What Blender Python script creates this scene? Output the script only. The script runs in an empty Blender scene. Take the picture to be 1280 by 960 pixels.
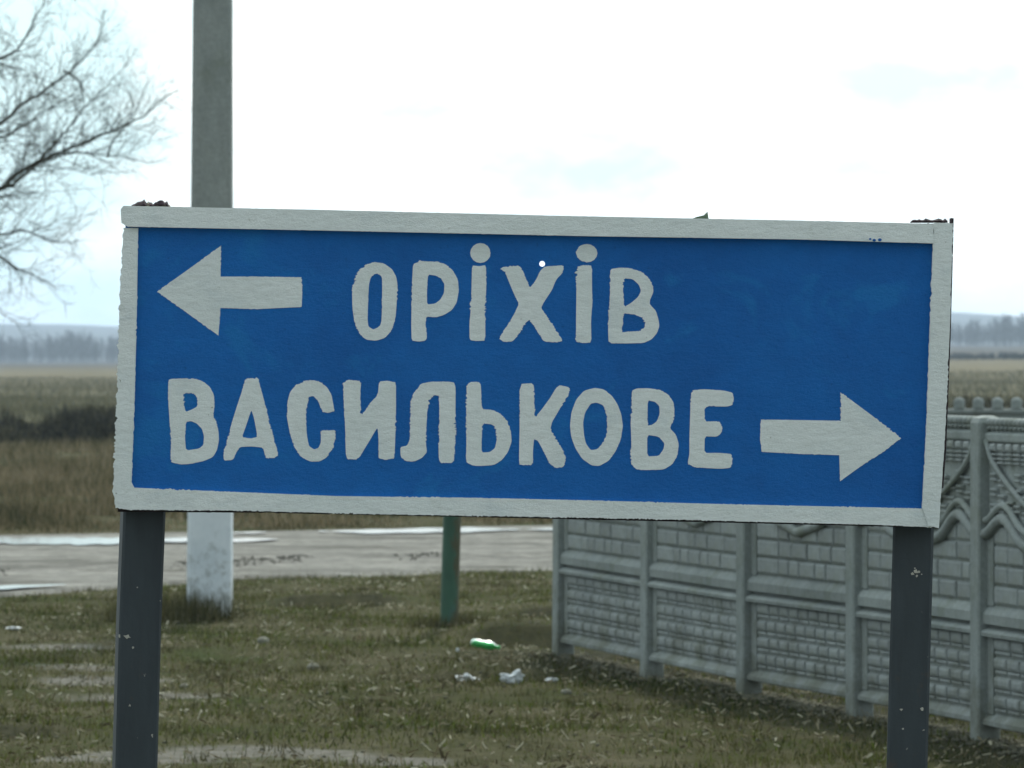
import bpy, math, random
import numpy as np
from mathutils import Vector, geometry, noise as mnoise

random.seed(7)
RNG = np.random.default_rng(7)
scene = bpy.context.scene
C = scene.collection
EYE = 1.9          # eye height (m)
F = 6400.0         # focal length in photo pixels (1280 wide)
HOR = 445.0        # horizon row in the photo

# ------------------------------------------------------------------ camera
cam = bpy.data.cameras.new('camera')
cam.sensor_width = 36.0
cam.lens = 36.0 * F / 1280.0
cam.shift_y = -(480.0 - HOR) / 1280.0
cam.clip_start = 0.1
cam.clip_end = 20000
cam.dof.use_dof = True
cam.dof.focus_distance = 12.6
cam.dof.aperture_fstop = 15
camo = bpy.data.objects.new('camera', cam)
camo.location = (0, 0, EYE)
camo.rotation_euler = (math.pi / 2, 0, 0)
C.objects.link(camo)
scene.camera = camo

# ------------------------------------------------------------------ world
SUN_EL, SUN_AZ = math.radians(47), math.radians(9)
SUN = Vector((math.sin(SUN_AZ) * math.cos(SUN_EL), math.cos(SUN_AZ) * math.cos(SUN_EL), math.sin(SUN_EL)))
world = bpy.data.worlds.new('World')
scene.world = world
world.use_nodes = True
wt = world.node_tree
for n in list(wt.nodes): wt.nodes.remove(n)
def wn(t, **k):
    n = wt.nodes.new(t)
    for a, b in k.items(): setattr(n, a, b)
    return n
wo = wn('ShaderNodeOutputWorld'); bg = wn('ShaderNodeBackground'); bg.inputs[1].default_value = 0.1
sky = wn('ShaderNodeTexSky'); sky.sky_type = 'NISHITA'; sky.sun_disc = False
sky.sun_elevation = SUN_EL; sky.sun_rotation = SUN_AZ
sky.air_density = 1.0; sky.dust_density = 3.0
tc = wn('ShaderNodeTexCoord')
# thin bright overcast, brighter round the veiled sun
dp = wn('ShaderNodeVectorMath', operation='DOT_PRODUCT'); dp.inputs[1].default_value = SUN
nrm = wn('ShaderNodeVectorMath', operation='NORMALIZE')
wt.links.new(tc.outputs['Generated'], nrm.inputs[0]); wt.links.new(nrm.outputs[0], dp.inputs[0])
h = wn('ShaderNodeMath', operation='MULTIPLY_ADD'); h.inputs[1].default_value = .5; h.inputs[2].default_value = .5
wt.links.new(dp.outputs['Value'], h.inputs[0])
pw = wn('ShaderNodeMath', operation='POWER'); pw.inputs[1].default_value = 3.0; wt.links.new(h.outputs[0], pw.inputs[0])
L = wn('ShaderNodeMath', operation='MULTIPLY_ADD'); L.inputs[1].default_value = 11.8; L.inputs[2].default_value = 6.3
wt.links.new(pw.outputs[0], L.inputs[0])
nz = wn('ShaderNodeTexNoise'); nz.inputs['Scale'].default_value = 13; nz.inputs['Detail'].default_value = 6; nz.inputs['Roughness'].default_value = .55
mp = wn('ShaderNodeMapping'); mp.inputs['Scale'].default_value = (1, 1, 2.2); mp.inputs['Location'].default_value = (0.37, 0, .10)
wt.links.new(nrm.outputs[0], mp.inputs[0]); wt.links.new(mp.outputs[0], nz.inputs['Vector'])
cr = wn('ShaderNodeValToRGB'); cr.color_ramp.elements[0].position = .40; cr.color_ramp.elements[1].position = .60
cr.color_ramp.elements[0].color = (.50, .72, .76, 1); cr.color_ramp.elements[1].color = (1.1, 1.12, 1.1, 1)
wt.links.new(nz.outputs['Fac'], cr.inputs[0])
sc = wn('ShaderNodeVectorMath', operation='SCALE'); wt.links.new(cr.outputs[0], sc.inputs[0]); wt.links.new(L.outputs[0], sc.inputs['Scale'])
mx = wn('ShaderNodeMix', data_type='RGBA'); mx.inputs[0].default_value = .2
wt.links.new(sc.outputs[0], mx.inputs[6]); wt.links.new(sky.outputs[0], mx.inputs[7])
wt.links.new(mx.outputs[2], bg.inputs[0]); wt.links.new(bg.outputs[0], wo.inputs[0])

sun = bpy.data.lights.new('sun', 'SUN'); sun.energy = 2.4; sun.angle = math.radians(4); sun.color = (1, .96, .88)
suno = bpy.data.objects.new('sun', sun); suno.rotation_euler = SUN.to_track_quat('Z', 'Y').to_euler(); suno.location = (0, 0, 30)
C.objects.link(suno)

scene.view_settings.view_transform = 'Standard'; scene.view_settings.look = 'None'
scene.view_settings.exposure = 0.38; scene.view_settings.gamma = 1.0
scene.render.film_transparent = False
scene.cycles.use_denoising = True
scene.cycles.max_bounces = 6; scene.cycles.diffuse_bounces = 3; scene.cycles.volume_bounces = 1
scene.cycles.transparent_max_bounces = 8

# ------------------------------------------------------------------ helpers
def X(px, Y): return (px - 640.0) / F * Y
def Z(py, Y): return EYE - (py - HOR) / F * Y
def tag(o, label=None, cat=None, group=None, kind=None):
    if label: o['label'] = label
    if cat: o['category'] = cat
    if group: o['group'] = group
    if kind: o['kind'] = kind
    return o
def empty(name, loc, rz=0.0):
    o = bpy.data.objects.new(name, None); o.location = loc; o.rotation_euler = (0, 0, rz)
    o.empty_display_size = .2
    C.objects.link(o); return o
def mesh_of(name, V, Fc, mat, smooth=False):
    m = bpy.data.meshes.new(name)
    m.from_pydata([tuple(v) for v in V], [], [tuple(f) for f in Fc]); m.validate(); m.update()
    if mat: m.materials.append(mat)
    if smooth: m.polygons.foreach_set('use_smooth', [True] * len(m.polygons))
    return m
def obj(name, m, parent=None, loc=(0, 0, 0)):
    o = bpy.data.objects.new(name, m); o.location = loc
    C.objects.link(o)
    if parent: o.parent = parent
    return o
class MB:
    def __init__(s): s.V = []; s.F = []
    def add(s, V, Fc):
        b = len(s.V); s.V += [tuple(v) for v in V]; s.F += [tuple(i + b for i in f) for f in Fc]
    def box(s, x0, x1, y0, y1, z0, z1):
        s.add([(x0,y0,z0),(x1,y0,z0),(x1,y1,z0),(x0,y1,z0),(x0,y0,z1),(x1,y0,z1),(x1,y1,z1),(x0,y1,z1)],
              [(0,3,2,1),(4,5,6,7),(0,1,5,4),(1,2,6,5),(2,3,7,6),(3,0,4,7)])
    def prism_x(s, prof, x0, x1):      # profile in (y,z), counter-clockwise seen from +x
        n = len(prof)
        s.add([(x0, y, z) for y, z in prof] + [(x1, y, z) for y, z in prof],
              [(i, (i+1) % n, n + (i+1) % n, n + i) for i in range(n)] + [tuple(range(n))[::-1], tuple(range(n, 2*n))])
    def loft(s, rings, cap=True):      # list of rings with equal point counts
        n = len(rings[0]); V = [p for r in rings for p in r]; Fc = []
        for k in range(len(rings)-1):
            for i in range(n):
                j = (i+1) % n
                Fc.append((k*n+i, k*n+j, (k+1)*n+j, (k+1)*n+i))
        if cap: Fc += [tuple(range(n))[::-1], tuple(range((len(rings)-1)*n, len(rings)*n))]
        s.add(V, Fc)
    def tube(s, P, R, n=6, cap=True):
        P = [Vector(p) for p in P]; rings = []
        up = Vector((0.13, 0.9, 0.2)).normalized()
        for k, p in enumerate(P):
            t = (P[min(k+1, len(P)-1)] - P[max(k-1, 0)])
            if t.length < 1e-9: t = Vector((0, 0, 1))
            t.normalize()
            a = t.cross(up)
            if a.length < .05: a = t.cross(Vector((1, 0, 0)))
            a.normalize(); b = t.cross(a)
            r = R[k] if hasattr(R, '__len__') else R
            rings.append([tuple(p + a * (r * math.cos(2*math.pi*i/n)) + b * (r * math.sin(2*math.pi*i/n))) for i in range(n)])
        s.loft(rings, cap)
    def mesh(s, name, mat, smooth=False): return mesh_of(name, s.V, s.F, mat, smooth)

# ------------------------------------------------------------------ materials
def M(name): 
    m = bpy.data.materials.new(name); m.use_nodes = True
    nt = m.node_tree; b = nt.nodes['Principled BSDF']
    return m, nt, b
def nd(nt, t, ins=None, **k):
    n = nt.nodes.new(t)
    for a, b in k.items(): setattr(n, a, b)
    for a, b in (ins or {}).items(): n.inputs[a].default_value = b
    return n
def noise(nt, scale, detail=4, rough=.55, map_scale=None, coord='Object', dist=0.0):
    t = nd(nt, 'ShaderNodeTexCoord'); out = t.outputs[coord]
    if map_scale:
        mpn = nd(nt, 'ShaderNodeMapping', {'Scale': map_scale}); nt.links.new(out, mpn.inputs[0]); out = mpn.outputs[0]
    n = nd(nt, 'ShaderNodeTexNoise', {'Scale': scale, 'Detail': detail, 'Roughness': rough, 'Distortion': dist})
    nt.links.new(out, n.inputs['Vector']); return n.outputs['Fac']
def ramp(nt, src, stops):
    r = nd(nt, 'ShaderNodeValToRGB'); e = r.color_ramp.elements
    while len(e) < len(stops): e.new(.5)
    for el, (p, c) in zip(e, stops):
        el.position = p; el.color = (c, c, c, 1) if isinstance(c, (int, float)) else (*c, 1)
    nt.links.new(src, r.inputs[0]); return r.outputs[0]
def mix(nt, fac, a, b, mode='MIX'):
    m = nd(nt, 'ShaderNodeMix', data_type='RGBA', blend_type=mode)
    for i, v in ((0, fac), (6, a), (7, b)):
        if hasattr(v, 'is_linked') or hasattr(v, 'links'): nt.links.new(v, m.inputs[i])
        elif i == 0: m.inputs[0].default_value = v
        else: m.inputs[i].default_value = (*v, 1)
    return m.outputs[2]
def bump(nt, b, src, strength=.3, dist=.01):
    n = nd(nt, 'ShaderNodeBump', {'Strength': strength, 'Distance': dist})
    nt.links.new(src, n.inputs['Height']); nt.links.new(n.outputs[0], b.inputs['Normal']); return n
def simple(name, col, col2=None, scale=8, rough=.7, spec=.3, bs=.3, bd=.004, map_scale=None, metal=0):
    m, nt, b = M(name)
    c = ramp(nt, noise(nt, scale, 5, .6, map_scale), [(.35, col), (.68, col2 or tuple(v*.75 for v in col))])
    nt.links.new(c, b.inputs['Base Color'])
    b.inputs['Roughness'].default_value = rough; b.inputs['Specular IOR Level'].default_value = spec; b.inputs['Metallic'].default_value = metal
    bump(nt, b, noise(nt, scale*6, 4, .6, map_scale), bs, bd)
    return m

# ---- sign paints
def mat_blue():
    m, nt, b = M('blue_paint')
    a = ramp(nt, noise(nt, 2.0, 6, .6), [(.35, (.003, .112, .41)), (.62, (.005, .145, .49))])
    st = ramp(nt, noise(nt, 16, 6, .72, (1, 1, 1.6)), [(.3, .90), (.7, 1.07)])
    a = mix(nt, .8, a, st, 'MULTIPLY')
    d = ramp(nt, noise(nt, 85, 3, .6, (1, 1, 1.5)), [(.27, .55), (.34, 1.0)])
    a = mix(nt, .5, a, d, 'MULTIPLY')
    # touched-up areas where a paler coat shows
    w = ramp(nt, noise(nt, 4.2, 5, .65, (1, 1, 1.2), dist=.6), [(.57, 0.0), (.66, .75)])
    a = mix(nt, w, a, (.007, .175, .50))
    g = ramp(nt, noise(nt, 30, 6, .8), [(.70, 0.0), (.76, .5)])
    a = mix(nt, g, a, (.10, .17, .26))
    nt.links.new(a, b.inputs['Base Color'])
    b.inputs['Roughness'].default_value = .5; b.inputs['Specular IOR Level'].default_value = .22
    bump(nt, b, noise(nt, 60, 7, .8, (1, 1, 1.6)), 1.0, .005)
    return m
def mat_white(name, ms, dirt=.5):
    m, nt, b = M(name)
    a = ramp(nt, noise(nt, 3, 5, .6), [(.35, (.80, .845, .835)), (.65, (.865, .90, .89))])
    st = ramp(nt, noise(nt, 22, 7, .75, ms), [(.3, .86), (.7, 1.05)])
    a = mix(nt, .8, a, st, 'MULTIPLY')
    d = ramp(nt, noise(nt, 17, 8, .78), [(.60, 0.0), (.72, dirt)])
    a = mix(nt, d, a, (.34, .36, .29))
    tn = ramp(nt, noise(nt, 7, 7, .7, (1, 1, 1.5)), [(.56, 0.0), (.72, .38)])
    a = mix(nt, tn, a, (.55, .62, .66))
    k = ramp(nt, noise(nt, 75, 3, .6), [(.70, 0.0), (.75, .8)])
    k2 = ramp(nt, noise(nt, 6, 3, .6), [(.5, 0.0), (.62, 1.0)])
    kk = mix(nt, 1.0, k, k2, 'MULTIPLY')
    a = mix(nt, kk, a, (.13, .12, .09))
    nt.links.new(a, b.inputs['Base Color'])
    b.inputs['Roughness'].default_value = .55; b.inputs['Specular IOR Level'].default_value = .3
    bump(nt, b, noise(nt, 42, 7, .8, (1, 1, 1.8)), 1.0, .0055)
    return m
m_blue = mat_blue()
m_white = mat_white('white_lettering_paint', (1, 1, 4), .12)
m_white_h = mat_white('white_frame_paint', (1, 1, 4), .45)
m_white_v = mat_white('white_edge_paint', (1, 1, 5), .25)
m_rust = simple('rusted_steel', (.045, .028, .035), (.02, .018, .02), 30, .85, .2, .8, .004)
def mat_postpaint():
    m, nt, b = M('dark_slate_paint')
    a = ramp(nt, noise(nt, 5, 5, .65, (1, 1, .4)), [(.3, (.028, .036, .043)), (.7, (.042, .054, .062))])
    ru = ramp(nt, noise(nt, 11, 8, .75, (1, 1, .6)), [(.60, 0.0), (.70, .8)])
    a = mix(nt, ru, a, (.075, .050, .034))
    fl = ramp(nt, noise(nt, 38, 3, .6), [(.72, 0.0), (.735, 1.0)])
    a = mix(nt, fl, a, (.34, .33, .29))
    st = ramp(nt, noise(nt, 30, 5, .7, (1, 1, .12)), [(.3, .8), (.7, 1.2)])
    a = mix(nt, .7, a, st, 'MULTIPLY')
    nt.links.new(a, b.inputs['Base Color']); b.inputs['Roughness'].default_value = .6; b.inputs['Specular IOR Level'].default_value = .35
    bump(nt, b, noise(nt, 60, 4, .6), .35, .002); return m
m_post = mat_postpaint()
m_flake = simple('bare_flake', (.5, .48, .42), (.35, .34, .3), 50)

# ---- concrete etc
def mat_concrete(name, c1, c2, moss=.25, sc_=6):
    m, nt, b = M(name)
    a = ramp(nt, noise(nt, sc_*.35, 6, .65), [(.32, c1), (.68, c2)])
    f = ramp(nt, noise(nt, sc_*9, 5, .75), [(.25, .72), (.75, 1.22)])
    a = mix(nt, .8, a, f, 'MULTIPLY')
    g = ramp(nt, noise(nt, 3.1, 7, .7), [(.50, 0.0), (.70, moss)])
    a = mix(nt, g, a, (.12, .135, .075))
    s = ramp(nt, noise(nt, 9, 6, .7, (1, 1, .15)), [(.35, .82), (.65, 1.06)])
    a = mix(nt, .7, a, s, 'MULTIPLY')
    oi = nd(nt, 'ShaderNodeObjectInfo'); a = mix(nt, .9, a, ramp(nt, oi.outputs['Random'], [(0, .84), (1, 1.08)]), 'MULTIPLY')
    if name in ('panel_concrete', 'brick_concrete', 'post_concrete'):
        ge = nd(nt, 'ShaderNodeNewGeometry'); sz = nd(nt, 'ShaderNodeSeparateXYZ'); nt.links.new(ge.outputs['Position'], sz.inputs[0])
        mz = nd(nt, 'ShaderNodeMapRange', {'From Min': .0, 'From Max': .55, 'To Min': .16, 'To Max': -.08}); nt.links.new(sz.outputs[2], mz.inputs[0])
        wn_ = nd(nt, 'ShaderNodeTexNoise', {'Scale': 5.0, 'Detail': 8, 'Roughness': .75}); nt.links.new(ge.outputs['Position'], wn_.inputs['Vector'])
        az = nd(nt, 'ShaderNodeMath', operation='ADD'); nt.links.new(wn_.outputs['Fac'], az.inputs[0]); nt.links.new(mz.outputs[0], az.inputs[1])
        a = mix(nt, ramp(nt, az.outputs[0], [(.50, 0.0), (.72, .75)]), a, (.11, .115, .085))
    nt.links.new(a, b.inputs['Base Color']); b.inputs['Roughness'].default_value = .85; b.inputs['Specular IOR Level'].default_value = .2
    bump(nt, b, noise(nt, sc_*14, 6, .75), .5, .006); return m
m_panel = mat_concrete('panel_concrete', (.225, .255, .25), (.315, .345, .335), .6)
m_brick = mat_concrete('brick_concrete', (.235, .262, .262), (.34, .368, .362), .65, 5)
m_fpost = mat_concrete('post_concrete', (.235, .268, .262), (.30, .33, .32), .5)
m_pole = mat_concrete('pole_concrete', (.21, .235, .225), (.31, .33, .315), .35, 4)
def mat_wash():
    m, nt, b = M('whitewash')
    a = ramp(nt, noise(nt, 3, 6, .65), [(.35, (.60, .66, .71)), (.65, (.74, .79, .83))])
    t = nd(nt, 'ShaderNodeTexCoord'); sp = nd(nt, 'ShaderNodeSeparateXYZ'); nt.links.new(t.outputs['Object'], sp.inputs[0])
    # mud splashed up from the ground: worn patches, denser low down
    mr = nd(nt, 'ShaderNodeMapRange', {'From Min': 0.0, 'From Max': .75, 'To Min': .20, 'To Max': -.07}); nt.links.new(sp.outputs[2], mr.inputs[0])
    ad = nd(nt, 'ShaderNodeMath', operation='ADD'); nt.links.new(noise(nt, 13, 8, .72), ad.inputs[0]); nt.links.new(mr.outputs[0], ad.inputs[1])
    d = ramp(nt, ad.outputs[0], [(.55, 0.0), (.76, .6)])
    a = mix(nt, d, a, (.13, .135, .10))
    nt.links.new(a, b.inputs['Base Color']); b.inputs['Roughness'].default_value = .85; b.inputs['Specular IOR Level'].default_value = .2
    bump(nt, b, noise(nt, 40, 5, .7), .4, .004); return m
m_wash = mat_wash()
def mat_green_pipe():
    m, nt, b = M('green_pipe_paint')
    a = ramp(nt, noise(nt, 5, 5, .65, (1, 1, .35)), [(.33, (.028, .075, .050)), (.55, (.040, .108, .070)), (.7, (.045, .11, .105))])
    t = nd(nt, 'ShaderNodeTexCoord'); sp = nd(nt, 'ShaderNodeSeparateXYZ'); nt.links.new(t.outputs['Object'], sp.inputs[0])
    mr = nd(nt, 'ShaderNodeMapRange', {'From Min': .005, 'From Max': .075, 'To Min': -.06, 'To Max': .24}); nt.links.new(sp.outputs[0], mr.inputs[0])
    ad = nd(nt, 'ShaderNodeMath', operation='ADD'); nt.links.new(noise(nt, 14, 6, .72, (1, 1, .4)), ad.inputs[0]); nt.links.new(mr.outputs[0], ad.inputs[1])
    r = ramp(nt, ad.outputs[0], [(.55, 0.0), (.68, .9)])
    a = mix(nt, r, a, (.062, .058, .028))
    nt.links.new(a, b.inputs['Base Color']); b.inputs['Roughness'].default_value = .55; b.inputs['Specular IOR Level'].default_value = .35
    bump(nt, b, noise(nt, 60, 4, .6), .3, .002); return m
m_pipe = mat_green_pipe()
m_bark = simple('bark', (.050, .048, .028), (.028, .028, .017), 20, .9, .1, .6, .01)

# ---- ground & grass
def mat_ground():
    m, nt, b = M('soil_and_turf')
    a = ramp(nt, noise(nt, .9, 8, .68), [(.30, (.030, .044, .010)), (.48, (.050, .050, .022)), (.66, (.085, .078, .046))])
    f = ramp(nt, noise(nt, 16, 9, .82), [(.34, .40), (.66, 1.5)])
    a = mix(nt, .85, a, f, 'MULTIPLY')
    t = nd(nt, 'ShaderNodeTexCoord'); sp = nd(nt, 'ShaderNodeSeparateXYZ'); nt.links.new(t.outputs['Object'], sp.inputs[0])
    # the field beyond: strips of stubble, fallow and weeds by distance
    lg = nd(nt, 'ShaderNodeMath', operation='LOGARITHM'); lg.inputs[1].default_value = 10.0; nt.links.new(sp.outputs[1], lg.inputs[0])
    wob = nd(nt, 'ShaderNodeMath', operation='MULTIPLY_ADD'); wob.inputs[1].default_value = .16
    nt.links.new(noise(nt, .012, 6, .6), wob.inputs[0]); nt.links.new(lg.outputs[0], wob.inputs[2])
    mr = nd(nt, 'ShaderNodeMapRange', {'From Min': 2.0, 'From Max': 3.4}); nt.links.new(wob.outputs[0], mr.inputs[0])
    far = ramp(nt, mr.outputs[0], [(0.0, (.095, .092, .052)), (.18, (.085, .084, .048)), (.32, (.105, .098, .058)), (.46, (.125, .108, .062)), (.60, (.12, .102, .058)), (.70, (.085, .072, .042)), (.76, (.050, .042, .028)), (.84, (.05, .046, .04)), (.97, (.035, .034, .034))])
    ff = ramp(nt, noise(nt, .25, 8, .7, (1, .22, 1)), [(.3, .72), (.7, 1.25)])
    far = mix(nt, .9, far, ff, 'MULTIPLY')
    fm = nd(nt, 'ShaderNodeMapRange', {'From Min': 95.0, 'From Max': 150.0}); nt.links.new(sp.outputs[1], fm.inputs[0])
    a = mix(nt, fm.outputs[0], a, far)
    ab = nd(nt, 'ShaderNodeAttribute', attribute_name='bare'); bs_ = ramp(nt, ab.outputs['Fac'], [(.2, 0.0), (.55, 1.0)])
    a = mix(nt, bs_, a, ramp(nt, noise(nt, 9, 7, .7), [(.3, (.065, .062, .048)), (.65, (.17, .165, .142))]))
    ad_ = nd(nt, 'ShaderNodeAttribute', attribute_name='soil_shade')
    a = mix(nt, ad_.outputs['Fac'], a, ramp(nt, noise(nt, 7, 7, .7), [(.3, (.012, .014, .007)), (.65, (.045, .044, .026))]))  # dark soil, with fence and bank shade painted into its colour
    nt.links.new(a, b.inputs['Base Color']); b.inputs['Roughness'].default_value = .95; b.inputs['Specular IOR Level'].default_value = .03
    bump(nt, b, noise(nt, 14, 8, .75), .6, .03); return m
m_ground = mat_ground()
def mat_road():
    m, nt, b = M('packed_dirt')
    a = ramp(nt, noise(nt, .9, 8, .7, (.4, 1.3, 1)), [(.40, (.135, .133, .118)), (.58, (.26, .256, .232))])
    f = ramp(nt, noise(nt, 5, 9, .82, (.9, .8, 1)), [(.36, .5), (.66, 1.35)])
    a = mix(nt, .9, a, f, 'MULTIPLY')
    d = ramp(nt, noise(nt, 1.5, 8, .78, (.35, 1.2, 1)), [(.53, 0.0), (.63, .8)])
    a = mix(nt, d, a, (.070, .066, .052))
    g = ramp(nt, noise(nt, 2.6, 8, .78, (.5, 1.2, 1)), [(.60, 0.0), (.70, .55)])
    a = mix(nt, g, a, (.075, .08, .04))
    nt.links.new(a, b.inputs['Base Color'])
    b.inputs['Roughness'].default_value = .9; b.inputs['Specular IOR Level'].default_value = .06
    bump(nt, b, noise(nt, 6, 8, .75), .9, .05); return m
m_road = mat_road()
def mat_bare():
    m, nt, b = M('bare_grey_soil')
    a = ramp(nt, noise(nt, 6, 7, .7), [(.3, (.20, .195, .165)), (.65, (.33, .325, .29))])
    nt.links.new(a, b.inputs['Base Color']); b.inputs['Roughness'].default_value = .95
    bump(nt, b, noise(nt, 25, 6, .7), .7, .02); return m
m_bare = mat_bare()
m, nt, b = M('puddle_water'); m_water = m
b.inputs['Base Color'].default_value = (.10, .095, .08, 1); b.inputs['Roughness'].default_value = .13; b.inputs['IOR'].default_value = 1.33
bump(nt, b, noise(nt, 6, 3, .5), .02, .01)
def mat_blades(name, stops, scale, trans=.3, rough=.7):
    m, nt, b = M(name)
    at = nd(nt, 'ShaderNodeAttribute', attribute_name='tint')
    ad = nd(nt, 'ShaderNodeMath', operation='MULTIPLY_ADD'); ad.inputs[1].default_value = .45
    nt.links.new(at.outputs['Fac'], ad.inputs[0]); nt.links.new(noise(nt, scale, 6, .65), ad.inputs[2])
    sb = nd(nt, 'ShaderNodeMath', operation='SUBTRACT'); sb.inputs[1].default_value = .22; nt.links.new(ad.outputs[0], sb.inputs[0])
    c = ramp(nt, sb.outputs[0], stops)
    nt.links.new(c, b.inputs['Base Color']); b.inputs['Roughness'].default_value = rough; b.inputs['Specular IOR Level'].default_value = .03
    tr = nd(nt, 'ShaderNodeBsdfTranslucent'); nt.links.new(c, tr.inputs[0])
    ms = nd(nt, 'ShaderNodeMixShader', {0: trans}); nt.links.new(b.outputs[0], ms.inputs[1]); nt.links.new(tr.outputs[0], ms.inputs[2])
    nt.links.new(ms.outputs[0], nt.nodes['Material Output'].inputs[0]); return m
m_lawn = mat_blades('short_grass', [(.28, (.016, .024, .005)), (.38, (.098, .140, .012)), (.44, (.038, .050, .010)), (.52, (.118, .128, .026)), (.59, (.046, .048, .018)), (.68, (.122, .116, .050)), (.78, (.21, .195, .11)), (.90, (.38, .355, .235))], .7)
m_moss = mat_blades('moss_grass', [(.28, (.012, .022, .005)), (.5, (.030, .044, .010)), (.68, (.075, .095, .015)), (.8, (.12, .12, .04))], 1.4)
m_field = mat_blades('dry_field_grass', [(.24, (.030, .040, .014)), (.38, (.070, .066, .030)), (.5, (.115, .096, .052)), (.74, (.24, .20, .13))], .32)
m_weed = mat_blades('far_weeds', [(.25, (.060, .064, .034)), (.5, (.105, .100, .058)), (.75, (.16, .145, .085))], .05)
m_scrub = mat_blades('dark_scrub', [(.25, (.010, .012, .008)), (.45, (.022, .023, .015)), (.6, (.062, .058, .033)), (.8, (.12, .11, .06))], .55, .1)
m_tuft = mat_blades('brown_tuft', [(.25, (.024, .028, .010)), (.5, (.070, .068, .028)), (.75, (.15, .14, .075))], 2.0, .2)
m_wood = simple('winter_wood', (.06, .055, .06), (.035, .034, .04), .5, .9, .1, 0, .001)

# ------------------------------------------------------------------ terrain
def sstep(a, b_, x):
    t = np.clip((x - a) / (b_ - a), 0, 1); return t * t * (3 - 2 * t)
def vnoise(x, y, s, seed=0):      # cheap smooth value noise, vectorised
    x = np.asarray(x, float) / s; y = np.asarray(y, float) / s
    xi = np.floor(x).astype(np.int64); yi = np.floor(y).astype(np.int64)
    fx = x - xi; fy = y - yi; fx = fx*fx*(3-2*fx); fy = fy*fy*(3-2*fy)
    def hsh(a, b2):
        h_ = (a * 374761393 + b2 * 668265263 + seed * 974711) & 0x7fffffff
        h_ = ((h_ ^ (h_ >> 13)) * 1274126177) & 0x7fffffff
        return ((h_ ^ (h_ >> 16)) & 0xffff) / 65535.0
    return (hsh(xi, yi)*(1-fx) + hsh(xi+1, yi)*fx)*(1-fy) + (hsh(xi, yi+1)*(1-fx) + hsh(xi+1, yi+1)*fx)*fy
BANKS = [(-.2, .5, 34.3, .10, .7), (-1.75, -.95, 39.4, .06, .5), (.05, .5, 37.6, .06, .6), (-2.9, -2.3, 25.6, .03, .3), (-.5, .3, 30.6, .03, .3)]
def road_edges(x):     # near and far edge of the dirt road (m along y)
    x = np.asarray(x, float)
    near = np.interp(x, [-30, -6, -4.1, -2.3, .36, 4, 30], [24, 38.6, 40.9, 43.7, 45.3, 46.2, 50]) + .5 * (vnoise(x, x*0, 1.7, 3) - .5) + .15 * (vnoise(x, x*0, .3, 4) - .5)
    far = 57.3 + .52 * np.clip(x, -30, 30) + .8 * (vnoise(x, x*0, 2.3, 5) - .5)
    return near, far
def ground_z(x, y):
    x = np.asarray(x, float); y = np.asarray(y, float)
    z = .05 * (vnoise(x, y, 1.7, 1) - .5) + .022 * (vnoise(x, y, .45, 2) - .5)
    for x0, x1, y0, hgt, w in BANKS:
        m_ = sstep(x0 - .25, x0 + .1, x) * (1 - sstep(x1 - .1, x1 + .25, x))
        yy = y - y0 - .12 * (vnoise(x, x*0, .4, 9) - .5)
        z = z + m_ * hgt * (sstep(0, .12, yy) * (1 - sstep(.3, 2.2, yy)) - .5 * (1 - sstep(0, .1, yy)) * sstep(-.7, 0, yy))
    n_, f_ = road_edges(x)
    rm = sstep(0, .5, y - n_ + .3) * (1 - sstep(-.3, .4, y - f_))
    z = z * (1 - rm) - .03 * rm
    z = z - .15 * sstep(52, 58, y) * 0
    z = z + .25 * (vnoise(x, y, 14, 6) - .5) * sstep(62, 90, y)
    r = sstep(.03, .085, x / np.maximum(y, 1)) * sstep(150, 260, y)
    z = z + r * np.interp(y, [0, 245, 800, 1200, 1500, 9000], [0, 0, 1.7, 3.6, 5.0, 5.0])
    # far hills
    xr = x / np.maximum(y, 1)
    hh = 27 + 3.2 * np.sin(xr * 31 + .5) + 2.5 * np.sin(xr * 74 + 2) + 26 * sstep(.02, .09, xr) * .12 + 2.0 * (vnoise(x, y*0, 120, 8) - .5)
    z = z + hh * sstep(2100, 4300, y)
    return z
ys = np.concatenate([np.arange(2, 20, 1.0), np.arange(20, 62, .16), np.arange(62, 130, 1.2), np.geomspace(130, 9000, 110)])
us = np.concatenate([np.linspace(-1, -.14, 22)[:-1], np.linspace(-.14, .14, 150), np.linspace(.14, 1, 22)[1:]])
gx = us[None, :] * (ys[:, None] * 1.0 + 22) * .9
gy = np.repeat(ys[:, None], len(us), 1)
gz = ground_z(gx, gy)
nr, ncl = gx.shape
V = np.stack([gx, gy, gz], -1).reshape(-1, 3)
i = np.arange(nr - 1)[:, None] * ncl + np.arange(ncl - 1)[None, :]
Q = np.stack([i, i + 1, i + ncl + 1, i + ncl], -1).reshape(-1, 4)
BARE = [(-2.35, 29.9, .40, .45), (-2.6, 31.1, .30, .3), (-2.1, 28.4, .5, .28), (-1.75, 24.0, .45, .30), (-1.15, 24.35, .5, .35), (-.55, 24.0, .3, .25), (-3.0, 33.5, .35, .3), (-2.95, 26.6, .3, .3), (1.0, 22.6, .5, .25)]
FLX = [.345, .852, 1.343, 1.852, 2.352, 2.85, 3.37]; FLY = [32.5, 30.5, 28.6, 27.0, 25.25, 23.35, 21.42]
def bank_face(x, y):
    o_ = np.zeros(np.shape(x))
    for x0, x1, y0, hgt, w in BANKS:
        o_ = np.maximum(o_, sstep(x0 - .2, x0 + .1, x) * (1 - sstep(x1 - .1, x1 + .2, x)) * np.exp(-((y - y0 - .0) / (w * .8))**2) * (.4 + .9 * vnoise(x, y, .25, 78)))
    return o_
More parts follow.
